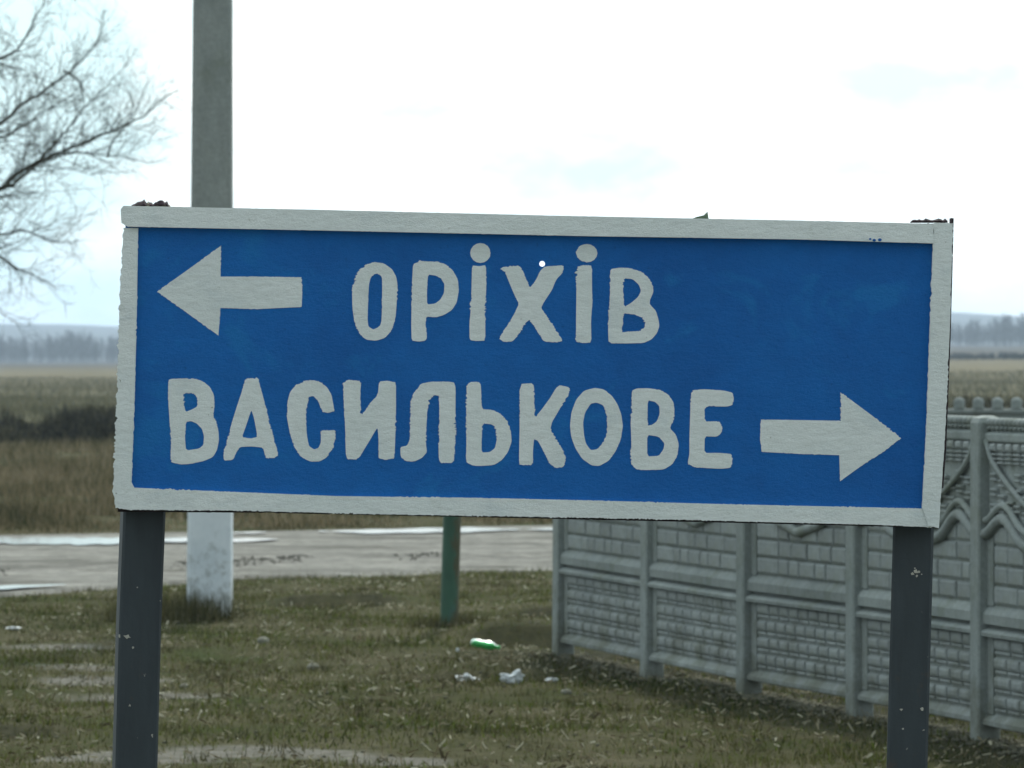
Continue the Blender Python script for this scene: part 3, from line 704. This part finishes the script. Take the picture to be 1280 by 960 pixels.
# rusted, ragged post ends sticking up behind the top strip
def lump(name, px0, px1, py0, py1, mat, seed, dep=.07):
    mb = MB(); rings = []
    for k in range(18):
        t = k / 17; px = px0 + (px1-px0)*t
        hh = (py1-py0) * (.45 + .75*abs(mnoise.noise(Vector((t*4.3, seed, 1))))+ .3*mnoise.noise(Vector((t*13, seed, 2))))
        if k in (0, 17): hh *= .35
        r_ = []
        for j in range(8):
            a = 2*math.pi*j/8
            y_ = SY + .03 + dep/2*(1+math.cos(a)) ; zz = py1 - hh*.5*(1+math.sin(a))*(1+.25*mnoise.noise(Vector((t*9, j, seed))))
            r_.append(SP(px, zz, y_))
        rings.append(r_)
    mb.loft(rings); return obj(name, mb.mesh(name, mat), sign)
m_rot = simple('peeling_rust', (.30, .29, .20), (.06, .045, .06), 60, .85, .2, .8, .004)
lump('rusted_cap', 161, 210, 247, 260, m_rust, 1.3, .05)
lump('paint_crust', 168, 213, 252, 262, m_rot, 4.1, .03)
lump('rusted_cap', 1140, 1186, 270.5, 278, m_rust, 7.7, .03)
lump('paint_crust', 1150, 1191, 275.5, 283, m_rot, 3.1, .02)
m_moss_s = simple('green_scrap', (.10, .14, .09), (.05, .08, .05), 60)
plate('bent_tab', [[(865, 273.5), (871, 271), (880, 269), (884.5, 264.5), (886, 274.6), (875, 275)]], SY + .005, SY + .03, m_moss_s)

# ------------------------------------------------------------------ concrete fence along the right
fence = empty('concrete_fence', (FP[0][0], FP[0][1], 0))
tag(fence, 'grey precast concrete fence of brick-patterned panels, running from the green pipe to the right edge', 'fence')
FO = Vector(fence.location)
FZ = [.075, .08, .085, .08, .075, .07, .07]
def frustum(w, h_, d, ch, mat, name, key={}):
    k = (round(w, 3), round(h_, 3), mat.name, name)
    if k not in key:
        a, b_ = w/2, h_/2
        V = [(-a,0,-b_),(a,0,-b_),(a,0,b_),(-a,0,b_),(-a+ch*.25,-d*.75,-b_+ch*.25),(a-ch*.25,-d*.75,-b_+ch*.25),(a-ch*.25,-d*.75,b_-ch*.25),(-a+ch*.25,-d*.75,b_-ch*.25),
             (-a+ch,-d,-b_+ch),(a-ch,-d,-b_+ch),(a-ch,-d,b_-ch),(-a+ch,-d,b_-ch)]
        Fc = [(8,9,10,11)] + [(p, (p+1) % 4, 4+(p+1) % 4, 4+p) for p in range(4)] + [(4+p, 4+(p+1) % 4, 8+(p+1) % 4, 8+p) for p in range(4)]
        key[k] = mesh_of(name, V, Fc, mat)
    return key[k]
post_prof = [(-.058,-.078),(.058,-.078),(.066,-.070),(.066,.030),(.058,.038),(-.058,.038),(-.066,.030),(-.066,-.070)]
def fence_post(i_):
    mb = MB(); rings = [[(a, b_, z) for a, b_ in post_prof] for z in (-.4, 1.575)]
    rings.append([(a*.86, b_*.86, 1.60) for a, b_ in post_prof]); rings.append([(a*.4, b_*.4, 1.612) for a, b_ in post_prof])
    mb.loft(rings)
    return mb.mesh('fence_post', m_fpost)
post_mesh = fence_post(0)
def fdir(i_):
    a = Vector(FP[max(i_, 0)]); b_ = Vector(FP[min(i_ + 1, len(FP) - 1)]); d = b_ - a
    return math.atan2(d.y, d.x), d.length
for i_ in range(len(FP)):
    k = min(i_, len(FP) - 2); ang, _l = fdir(k)
    if i_ > 0: ang = (ang + fdir(i_ - 1)[0]) / 2
    o = obj('fence_post', post_mesh, fence, (FP[i_][0] - FO.x, FP[i_][1] - FO.y, FZ[i_] - .08)); o.rotation_euler = (0, 0, ang + random.uniform(-.02, .02))
    o.rotation_euler.x = random.uniform(-.006, .006)
Y0, YR = -.022, -.046
def wave_z(u, Lh):   # u distance from nearer post, Lh half bay
    pts = [(0, 1.015), (.10, 1.045), (.2, 1.105), (.30, 1.12), (.38, 1.10), (.46, 1.04), (.56, .995), (.7, .975), (.85, .96), (.95, .94), (1.0, .925)]
    return float(np.interp(u / Lh, [p[0]*.9 + .1*p[0] for p in pts], [p[1] for p in pts]))
def make_panel(bay, level, L_, detailed):
    x0, x1 = .055, L_ - .055; mb = MB(); zb = .08 + .5 * level
    mb.box(x0, x1, Y0, -Y0, zb + .002, zb + .498)
    rng = random.Random(bay * 7 + level)
    if level == 0:
        mb.prism_x([(Y0, zb+.012), (Y0, zb+.070), (YR-.010, zb+.036), (YR-.012, zb+.014), (YR+.006, zb+.010)][::-1], x0+.001, x1-.001)
        mb.prism_x([(Y0, zb+.448), (Y0, zb+.493), (YR-.006, zb+.480), (YR-.022, zb+.468), (YR-.020, zb+.450)][::-1], x0+.001, x1-.001)
        mb.box(x0+.002, x0+.10, YR+.012, Y0, zb+.068, zb+.450); mb.box(x1-.10, x1-.002, YR+.012, Y0, zb+.068, zb+.450)
    elif level == 1:
        mb.prism_x([(Y0, zb+.008), (Y0, zb+.101), (YR-.004, zb+.070), (YR-.012, zb+.058), (YR-.010, zb+.010)][::-1], x0+.001, x1-.001)
        mb.box(x0+.002, x0+.10, YR+.012, Y0, zb+.10, zb+.497); mb.box(x1-.10, x1-.002, YR+.012, Y0, zb+.10, zb+.497)
    else:
        mb.prism_x([(Y0, zb+.40), (Y0, zb+.452), (YR+.004, zb+.447), (YR, zb+.44), (YR, zb+.412), (YR+.004, zb+.404)][::-1], x0+.001, x1-.001)
    o = obj('panel', mb.mesh('panel', m_panel), fence, (FP[bay][0] - FO.x, FP[bay][1] - FO.y, FZ[bay] - .08))
    o.rotation_euler = (0, 0, fdir(bay)[0])
    return o, x0, x1, zb
for bay in range(len(FP) - 1):
    L_ = fdir(bay)[1]
    for level in range(3):
        o, x0, x1, zb = make_panel(bay, level, L_, True)
        rng = random.Random(31 * level + 3)
        joined = MB(); use_obj = (bay in (0, 1, 2, 3, 4) and level == 1) or (bay in (2, 3) and level == 0)
        def put(w, h_, cx, cz, d, ch, nm='brick'):
            me = frustum(w, h_, d, ch, m_brick, nm)
            if use_obj:
                c = obj(nm, me, o, (cx, Y0 + .0005, cz))
            else: joined.add([(v.co.x + cx, v.co.y + Y0 + .0005, v.co.z + cz) for v in me.vertices], [tuple(p.vertices) for p in me.polygons])
        a0, a1 = x0 + .105, x1 - .105
        if level == 0:
            for r in range(4):
                n = 9; w = (a1 - a0) / n; off = (r % 2) * .3
                z = zb + .075 + .0935 * (r + .5)
                xs_ = [a0] + [a0 + w * (j + off) for j in range(1 if off else 1, n + (1 if off else 0))] + [a1]
                xs_ = [v for v in xs_ if v <= a1 + 1e-6]
                for p, q in zip(xs_[:-1], xs_[1:]):
                    if q - p > .04:
                        put(round(q - p - .012, 3), .056, (p + q)/2, z + .012, .019, .017)
                        me = frustum(round(q - p - .02, 3), .018, .012, .006, m_brick, 'lip')
                        joined.add([(v.co.x + (p + q)/2, v.co.y + Y0 + .0005, v.co.z + z - .030) for v in me.vertices], [tuple(f_.vertices) for f_ in me.polygons])
        elif level == 1:
            for r in range(4):
                z = zb + .105 + .098 * (r + .5); p = a0
                while p < a1 - .03:
                    w = rng.choice([.16, .2, .24, .28, .34]); q = min(a1, p + w)
                    if a1 - q < .12: q = a1
                    put(round(q - p - .014, 3), .086, (p + q)/2, z, .014 + rng.uniform(0, .005), .012); p = q
            # wave moulding with a point in the middle
            for dz_, rr in ((0, .030), (.066, .019)):
                pts = []
                for k in range(61):
                    t = k/60; xx = x0 + (x1 - x0)*t; u = min(t, 1-t)*2
                    wz = sum(wave_z(abs(min(max(u + o_, -.5), 2 - u if u + o_ > 1 else 9)) if u + o_ <= 1 else 2 - (u + o_), 1.0) for o_ in (-.08, -.04, 0, .04, .08))/5
                    pts.append((xx, YR + .004, wz + dz_))
                m_t = MB(); m_t.tube(pts, rr, 8); obj('moulding', m_t.mesh('moulding', m_panel, True), o)
        else:
            n = int((x1 - x0 - .06) / .112)
            for j in range(n):
                cx = x0 + .06 + .112 * (j + .5)
                put(.082, .042, cx, zb + .378, .030, .012)
                for r in range(3): put(.088, .014, cx, zb + .343 - .021 * r, .028, .006)
                u = min(cx - x0, x1 - cx) / ((x1 - x0)/2); dr = zb + .36 - .34*u
                for blk in range(3):
                    base_ = zb + .245 - .075 * blk - .03 * (j % 3)
                    if base_ > zb + .05:
                        put(.09, .016, cx, base_, .024, .006); put(.09, .016, cx, base_ - .026, .024, .006)
            # twisted rope coping
            rp = MB(); nr_ = int((x1 - x0) / .062)
            for j in range(nr_):
                cx = x0 + .062*(j + .5); rings = []
                for q in range(5):
                    t = q/4 - .5; rr = .027 * math.sqrt(max(.12, 1 - (2*t)**2 * .8))
                    rings.append([(cx + t*.085 + .9*rr*math.cos(2*math.pi*s/8)*.6, -.008 + rr*1.35*math.cos(2*math.pi*s/8) - t*.03, zb + .497 + rr*math.sin(2*math.pi*s/8) + t*.012) for s in range(8)])
                rp.loft(rings)
            obj('rope_coping', rp.mesh('rope_coping', m_panel, True), o)
            rp = MB()
            for j in range(nr_):
                cx = x0 + .062*(j + .5)
                rp.tube([(cx - .025, Y0 - .004, zb + .462), (cx, Y0 - .012, zb + .470), (cx + .028, Y0 - .004, zb + .479)], [.006, .010, .006], 6)
            obj('twisted_band', rp.mesh('twisted_band', m_panel, True), o)
            # sloping ribs falling from the posts to the middle
            for sgn in (0, 1):
                pts = []
                for k in range(16):
                    t = k/15; u = .03 + t*.93; xx = x0 + (x1-x0)/2*u if sgn == 0 else x1 - (x1-x0)/2*u
                    pts.append((xx, YR + .002, zb + .41 - .40 * t**.62 ))
                r2 = MB(); r2.tube(pts, .016, 6); obj('rib', r2.mesh('rib', m_panel, True), o)
        if joined.V:
            j_ = obj('brick_relief', joined.mesh('brick_relief', m_brick), o); j_['kind'] = 'stuff'

# second fence, farther off, with round-knobbed top
BY = 45.0
f2 = empty('knobbed_fence', (X(850, BY), BY, 0))
tag(f2, 'farther grey concrete fence with round knobs along its top, beyond the brick-patterned fence', 'fence')
xe = X(1500, BY) - f2.location.x
mbp = MB(); mbp.box(-.07, .07, -.07, .07, -.3, 1.5); mbp.loft([[(-.07,-.07,1.5),(.07,-.07,1.5),(.07,.07,1.5),(-.07,.07,1.5)], [(-.02,-.02,1.53),(.02,-.02,1.53),(.02,.02,1.53),(-.02,.02,1.53)]])
pm = mbp.mesh('fence_post', m_fpost)
for k in range(4):
    o = obj('fence_post', pm, f2, (k*2.0 - .2, 0, 0))
pan = MB(); pan.box(0, 1.86, -.02, .02, .06, .53); pan.box(.001, 1.859, -.022, .022, .533, 1.0); pan.box(0, 1.86, -.02, .02, 1.003, 1.44)
pan.prism_x([(-.02, 1.39), (-.02, 1.435), (-.045, 1.43), (-.045, 1.40)][::-1], .002, 1.858)
for j in range(10): pan.box(.06+.18*j, .06+.18*j+.10, -.035, -.02, 1.07, 1.36)
pmesh = pan.mesh('panel', m_panel)
kb = MB(); rings = []
for q in range(7):
    t = q/6; rr = [.055, .05, .046, .052, .046, .03, .008][q]; zz = [0, .015, .03, .055, .078, .092, .099][q]
    rings.append([(rr*math.cos(2*math.pi*s/12), .6*rr*math.sin(2*math.pi*s/12), zz) for s in range(12)])
kb.loft(rings); kmesh = kb.mesh('knob', m_fpost, True)
for k in range(3):
    p_ = obj('panel', pmesh, f2, (k*2.0 - .13, 0, 0))
    for j in range(11):
        obj('knob', kmesh, p_, (.08 + .168*j, 0, 1.438))

# ------------------------------------------------------------------ utility pole
UY = 37.0
pole = empty('utility_pole', (X(262, UY), UY, 0))
tag(pole, 'grey concrete utility pole with whitewashed foot standing behind the left half of the blue sign', 'utility pole')
def pole_ring(w, d, z, c_=.03, dx=0):
    a, b_ = w/2, d/2
    return [(-a+c_+dx,-b_,z),(a-c_*.4+dx,-b_,z),(a+dx,-b_+c_*.4,z),(a+dx,b_-c_,z),(a-c_+dx,b_,z),(-a+c_+dx,b_,z),(-a+dx,b_-c_,z),(-a+dx,-b_+c_,z)]
mb = MB(); n = 14
mb.loft([pole_ring(.322 - .028*z_/4, .28 - .02*z_/4, z_, .03, .0 + .012*z_/1.6) for z_ in np.linspace(-.4, 1.55, 8)]); obj('whitewashed_base', mb.mesh('whitewashed_base', m_wash), pole)
mb = MB(); mb.loft([pole_ring(.3085 - .016*(z_-1.55)/1.5*1.0 if z_ < 6 else .26 - .02*(z_-6), .26 - .012*(z_-1.55), z_, .028, .012 + .004*(z_-1.55)) for z_ in np.linspace(1.552, 9.5, 12)])
obj('shaft', mb.mesh('shaft', m_pole), pole)
# dead grass round the pole foot
n = 2600; a = RNG.uniform(0, 2*np.pi, n); r = np.abs(RNG.normal(.0, .16, n)) + .12
x = pole.location.x - .27 + np.cos(a)*r*1.2; y = UY - .25 + np.sin(a)*r
o = blades('dead_grass_tuft', x, y, RNG.uniform(.06, .26, n), .007, m_tuft, .35, kind=None)
tag(o, 'tuft of dark dead grass at the foot of the whitewashed concrete pole', 'grass tuft')

# ------------------------------------------------------------------ green pipe post
GY = 35.7
gp = tag(empty('pipe_post', (X(561, GY), GY, 0)), 'round teal-green painted pipe post with rusty right side, standing between pole and fence', 'post')
mb = MB(); mb.tube([(0, 0, -.3), (.006, 0, .2), (.03, 0, 1.0), (.045, 0, 1.55)], .0635, 20, False)
obj('pipe', mb.mesh('pipe', m_pipe, True), gp)
mb = MB(); mb.tube([(.045, 0, 1.548), (.0455, 0, 1.556), (.046, 0, 1.566)], [.066, .066, .055], 20); obj('cap', mb.mesh('cap', m_pipe), gp)
n = 900; a = RNG.uniform(0, 2*np.pi, n); r = np.abs(RNG.normal(0, .08, n)) + .07
o = blades('weed_tuft', gp.location.x + np.cos(a)*r*1.3, GY - .05 + np.sin(a)*r, RNG.uniform(.03, .13, n), .006, m_tuft, .5, kind=None)
tag(o, 'low weeds round the foot of the green pipe post', 'weeds')

# ------------------------------------------------------------------ litter
m, nt, b = M('green_plastic'); m_bottle = m
b.inputs['Base Color'].default_value = (.035, .40, .10, 1); b.inputs['Roughness'].default_value = .18; b.inputs['Transmission Weight'].default_value = .6
m_cap = simple('bottle_cap_plastic', (.03, .45, .10), None, 10, .35)
m_bag = simple('white_plastic_film', (.72, .76, .78), (.5, .54, .56), 18, .45, .4)
LY = 32.5
bot_ = tag(empty('plastic_bottle', (X(606, LY), LY, float(ground_z(X(606, LY), LY)) + .055), math.radians(-14)), 'bright green plastic bottle lying in the grass left of the fence end', 'bottle')
bot_.scale = (.86, .86, .86)
prof = [(-.105, .004), (-.103, .022), (-.095, .032), (-.06, .034), (-.02, .032), (.0, .0335), (.045, .034), (.065, .028), (.085, .015), (.095, .0125), (.102, .0125)]
mb = MB(); mb.loft([[(x_, r_*math.cos(2*math.pi*s/18), r_*math.sin(2*math.pi*s/18)) for s in range(18)] for x_, r_ in prof][::-1])
o = obj('body', mb.mesh('body', m_bottle, True), bot_); o.rotation_euler = (0, math.radians(9), 0)
mb = MB(); mb.loft([[(x_, r_*math.cos(2*math.pi*s/14), r_*math.sin(2*math.pi*s/14)) for s in range(14)] for x_, r_ in [(.1, .015), (.118, .015), (.12, .012)]][::-1])
o = obj('cap', mb.mesh('cap', m_cap, True), bot_); o.rotation_euler = (0, math.radians(9), 0)
def crumple(name, px, py, w, h_, label, seed, mat=m_bag, cat='plastic bag', skew=0):
    Y = yp(py); xc = X(px, Y); nu, nv = 30, 14; V = []; Fc = []
    for j in range(nv + 1):
        ph = math.pi * (j/nv - .5) * .985
        for i_ in range(nu):
            t = 2*math.pi*i_/nu; d = Vector((math.cos(ph)*math.cos(t), math.cos(ph)*math.sin(t), math.sin(ph)))
            q = d*1.7 + Vector((seed, seed*.7, 0))
            rr = .62 + .75*mnoise.noise(q) + .35*(1 - 2*abs(mnoise.noise(q*2.3))) * .8 + .22*mnoise.noise(q*5.1)
            z_ = d.z*h_*.62*rr*(1 + skew*.5*d.x) + h_*.25
            V.append((d.x*w*.62*rr, d.y*w*.45*rr, max(z_, -.01)))
    for j in range(nv):
        for i_ in range(nu): Fc.append((j*nu+i_, j*nu+(i_+1) % nu, (j+1)*nu+(i_+1) % nu, (j+1)*nu+i_))
    o = obj(name, mesh_of(name, V, Fc, mat), None, (xc, Y, float(ground_z(xc, Y)) + .012)); tag(o, label, cat); return o
crumple('plastic_bag', 585, 849, .12, .04, 'white scrap of plastic bag below the green bottle, leftmost of the three scraps', 1.1, skew=-1.2)
crumple('plastic_bag', 640, 857, .11, .075, 'largest crumpled white plastic bag, lying right of and below the green bottle', 2.3, skew=1.0)
crumple('plastic_bag', 689, 853, .06, .022, 'small faint white plastic scrap below the end post of the fence', 5.5)
crumple('paper_scrap', 17, 786, .09, .018, 'pale scrap of paper on the grass at the far left edge', 8.5, cat='paper scrap')
crumple('paper_scrap', 572, 815, .022, .02, 'tiny pale scrap standing left of the green bottle', 9.5, cat='paper scrap')
m_stone = simple('pale_stone', (.27, .265, .22), (.15, .15, .11), 20, .9)
def stone(px, py, r, label, seed, mat=m_stone):
    Y = yp(py); xc = X(px, Y); mb = MB(); rings = []
    for q in range(6):
        ph = math.pi*(q/5 - .5)*.96
        rings.append([tuple(Vector((math.cos(ph)*math.cos(t), math.cos(ph)*math.sin(t)*.8, math.sin(ph)*.6)) * r * (1 + .35*mnoise.noise(Vector((math.cos(t)*1.3, math.sin(t)*1.3 + seed, ph))))) for t in [2*math.pi*s/10 for s in range(10)]])
    mb.loft(rings); o = obj('stone', mb.mesh('stone', mat), None, (xc, Y, float(ground_z(xc, Y)) + r*.3)); tag(o, label, 'stone')
stone(329, 806, .045, 'pale stone in the grass right of the utility pole foot', 1)
stone(392, 833, .04, 'pale stone in the grass below and left of the green pipe post', 2)
stone(230, 862, .03, 'small stone just right of the left sign post', 4)
stone(708, 872, .03, 'small pale stone in front of the first fence bay', 6)
# clods and gravel along the fence foot and on the road: uncountable
def pebbles(name, x, y, r, mat, base=None):
    n = len(x); z = (ground_z(x, y) if base is None else base) + r*.25
    U = np.array([(1,0,0),(0,1,0),(-1,0,0),(0,-1,0),(0,0,.8),(0,0,-.6)]); Fo = np.array([(0,1,4),(1,2,4),(2,3,4),(3,0,4),(1,0,5),(2,1,5),(3,2,5),(0,3,5)])
    a = RNG.uniform(0, 2*np.pi, n); ca, sa = np.cos(a)[:, None], np.sin(a)[:, None]
    k = U[None] * r[:, None, None] * RNG.uniform(.6, 1.3, (n, 6, 1))
    V = np.stack([k[..., 0]*ca - k[..., 1]*sa + x[:, None], k[..., 0]*sa + k[..., 1]*ca + y[:, None], k[..., 2]*.8 + z[:, None]], -1)
    Fc = (Fo[None] + 6*np.arange(n)[:, None, None]).reshape(-1, 3)
    tag(obj(name, np_mesh(name, V.reshape(-1, 3), Fc, mat, False)), kind='stuff')
n = 5000; y = RNG.uniform(21.4, 32.5, n); x = np.interp(y, fy_[::-1], fx_[::-1]) - np.abs(RNG.normal(.02, .16, n)) + .1
m_gravel = simple('gravel', (.15, .145, .11), (.05, .05, .032), 9, .95, .05)
pebbles('gravel', x, y, RNG.uniform(.006, .022, n), m_gravel)
m_clod = simple('mud_clods', (.10, .096, .08), (.07, .066, .055), 5, .95)
n = 2600; x = RNG.uniform(-5, 3, n); n1, f1 = road_edges(x); y = n1 + (f1 - n1) * (.30 + RNG.normal(0, .035, n))
k = vnoise(x, x*0, .8, 44) * RNG.uniform(.6, 1, n) > .42; x, y = x[k], y[k]
pebbles('mud_clods', x, y, RNG.uniform(.006, .022, len(x)), m_clod, road_z(x, y))
n = 1500; x, y = scatter(n, 21, 44, .12, .5); nn, _f = road_edges(x); k = y < nn; x, y = x[k], y[k]
pebbles('loose_stones', x, y, RNG.uniform(.005, .018, len(x)), m_gravel)

# ------------------------------------------------------------------ bare tree at the left
TY = 62.0
tree = tag(empty('bare_tree', (X(-330, TY), TY, 0)), 'leafless tree reaching its branches into the sky at the upper left', 'tree')
TO = Vector(tree.location); ppm = F / TY
def TP(px, py, dy=0.0): return Vector((X(px, TY) - TO.x, dy, Z(py, TY)))
tr = random.Random(12)
mb = MB()
mb.tube([(0, 0, -.4), (.02, 0, .6), (.1, .05, 1.6), (.16, .1, 2.6), (.22, .05, 3.6), (.15, -.1, 4.8), (.05, -.1, 6.2), (-.1, 0, 7.6)], [.24, .19, .165, .15, .13, .10, .07, .03], 12)
obj('trunk', mb.mesh('trunk', m_bark, True), tree)
limbs = [  # pixel paths with thickness at start/end (px) and depth bend
    ([(-308, 300), (-230, 262), (-150, 225), (-80, 190), (0, 150), (22, 128), (50, 112), (85, 85), (110, 62), (125, 38), (130, 12)], 10, 1.0, .5),
    ([(-306, 330), (-200, 300), (-100, 262), (0, 238), (20, 222), (60, 200), (105, 182), (135, 170), (165, 155), (185, 143), (200, 128), (222, 112)], 9.5, 1.0, -.4),
    ([(-100, 262), (0, 236), (45, 205), (70, 175), (85, 160), (105, 135), (140, 100), (152, 88)], 6, .9, .1),
    ([(-312, 250), (-200, 170), (-100, 110), (0, 64), (15, 57), (28, 36), (48, 5), (62, -30)], 7, 1.2, .8),
    ([(-306, 380), (-200, 340), (-90, 310), (0, 292), (25, 288), (60, 300), (85, 303), (98, 300)], 6, .7, .2),
    ([(-150, 322), (-60, 312), (0, 320), (25, 336), (50, 347), (70, 360)], 7, .7, -.5),
    ([(-150, 225), (-60, 165), (0, 172), (30, 160), (55, 140), (90, 120), (112, 92)], 5.5, .8, -.2),
    ([(80, 88), (96, 100), (100, 120), (88, 140)], 3.5, .8, .3),
    ([(60, 200), (95, 192), (135, 196), (172, 199)], 3.5, .7, -.3),
    ([(135, 195), (142, 178), (160, 158), (168, 132), (160, 112)], 2.8, .7, -.3),
    ([(-200, 120), (-120, 30), (-40, -60), (30, -140)], 10, 2, .3),
    ([(-300, 420), (-200, 395), (-80, 370), (-20, 378), (8, 395)], 7, .6, .3),
    ([(-312, 220), (-300, 100), (-260, -20), (-230, -140)], 14, 2, -.4),
    ([(-330, 300), (-420, 240), (-520, 200), (-620, 150)], 14, 2, .5), ([(-335, 240), (-420, 120), (-500, 20), (-560, -60)], 13, 2, -.6),
    ([(-330, 340), (-430, 320), (-540, 300), (-640, 310)], 12, 2, -.2)]
allp = []
for P, w0, w1, bend in limbs:
    pts = []; n = len(P)
    for k, (a, b_) in enumerate(P):
        t = k/(n-1); pts.append(TP(a, b_, bend*math.sin(t*3.0) + tr.uniform(-.05, .05)))
    # smooth
    sp_ = []
    for k in range(n-1):
        p0, p1, p2, p3 = pts[max(k-1, 0)], pts[k], pts[k+1], pts[min(k+2, n-1)]
        for j in range(4):
            t = j/4; sp_.append(.5*((2*p1) + (p2-p0)*t + (2*p0-5*p1+4*p2-p3)*t*t + (3*p1-p0-3*p2+p3)*t*t*t) + Vector((tr.gauss(0, .008), tr.gauss(0, .02), tr.gauss(0, .008))))
    sp_.append(pts[-1]); m_ = len(sp_)
    R = [((w0*.68*(1-k/(m_-1))**1.1 + w1) / 2) / ppm for k in range(m_)]
    l_ = MB(); l_.tube(sp_, R, 7); obj('branch', l_.mesh('branch', m_bark, True), tree)
    allp.append((sp_, R))
tw = MB(); count = 0
def grow(p, d, ln, r, depth):
    global count
    count += 1
    seg = 5; P = [p.copy()]; q = p.copy(); dd = d.normalized()
    for k in range(seg):
        dd = (dd + Vector((tr.gauss(0, .16), tr.gauss(0, .16), tr.gauss(.035, .13)))).normalized()
        q = q + dd * (ln/seg); P.append(q.copy())
    tw.tube(P, [r*(1 - .75*k/seg) for k in range(seg+1)], 3, False)
    if depth > 0:
        for _ in range(tr.choice([3, 4, 5, 6]) if depth > 1 else tr.choice([2, 3, 4])):
            k = tr.randint(1, seg); t = (P[k] - P[k-1]).normalized()
            s_ = Vector((tr.gauss(0, 1), tr.gauss(0, .8), tr.gauss(.15, 1))); s_ = (s_ - t*s_.dot(t)).normalized()
            grow(P[k], t*.8 + s_*tr.uniform(.4, .9), ln*tr.uniform(.35, .62), r*.62, depth-1)
for li, (P, R) in enumerate(allp):
    L_ = sum((P[k+1]-P[k]).length for k in range(len(P)-1)); acc = 0; nxt = .25
    for k in range(1, len(P)-1):
        acc += (P[k+1]-P[k]).length
        while acc > nxt:
            nxt += tr.uniform(.036, .095); t = (P[k+1]-P[k]).normalized()
            s_ = Vector((tr.gauss(0, 1), tr.gauss(0, .7), tr.gauss(.25, 1))); s_ = (s_ - t*s_.dot(t)).normalized()
            f = 1 - k/len(P)
            grow(P[k], t*.9 + s_*tr.uniform(.5, 1.0), (.30 + .70*f)*tr.uniform(.5, 1.3), max(.0036, min(.0075, R[k]*.42)), 2)
obj('twigs', tw.mesh('twigs', m_bark), tree)

# ------------------------------------------------------------------ haze: one closed box of pale air
hb = MB(); hb.box(-5200, 5200, -30, 9400, -1.6, 62.0)
m_haze = bpy.data.materials.new('haze'); m_haze.use_nodes = True; nt = m_haze.node_tree
for n_ in list(nt.nodes):
    if n_.type != 'OUTPUT_MATERIAL': nt.nodes.remove(n_)
pv = nd(nt, 'ShaderNodeVolumePrincipled'); pv.inputs['Color'].default_value = (.66, .82, 1.0, 1); pv.inputs['Density'].default_value = .00021; pv.inputs['Anisotropy'].default_value = .45
nt.links.new(pv.outputs[0], nt.nodes['Material Output'].inputs['Volume'])
tag(obj('haze', hb.mesh('haze', m_haze)), kind='stuff')
print('twigs', count)
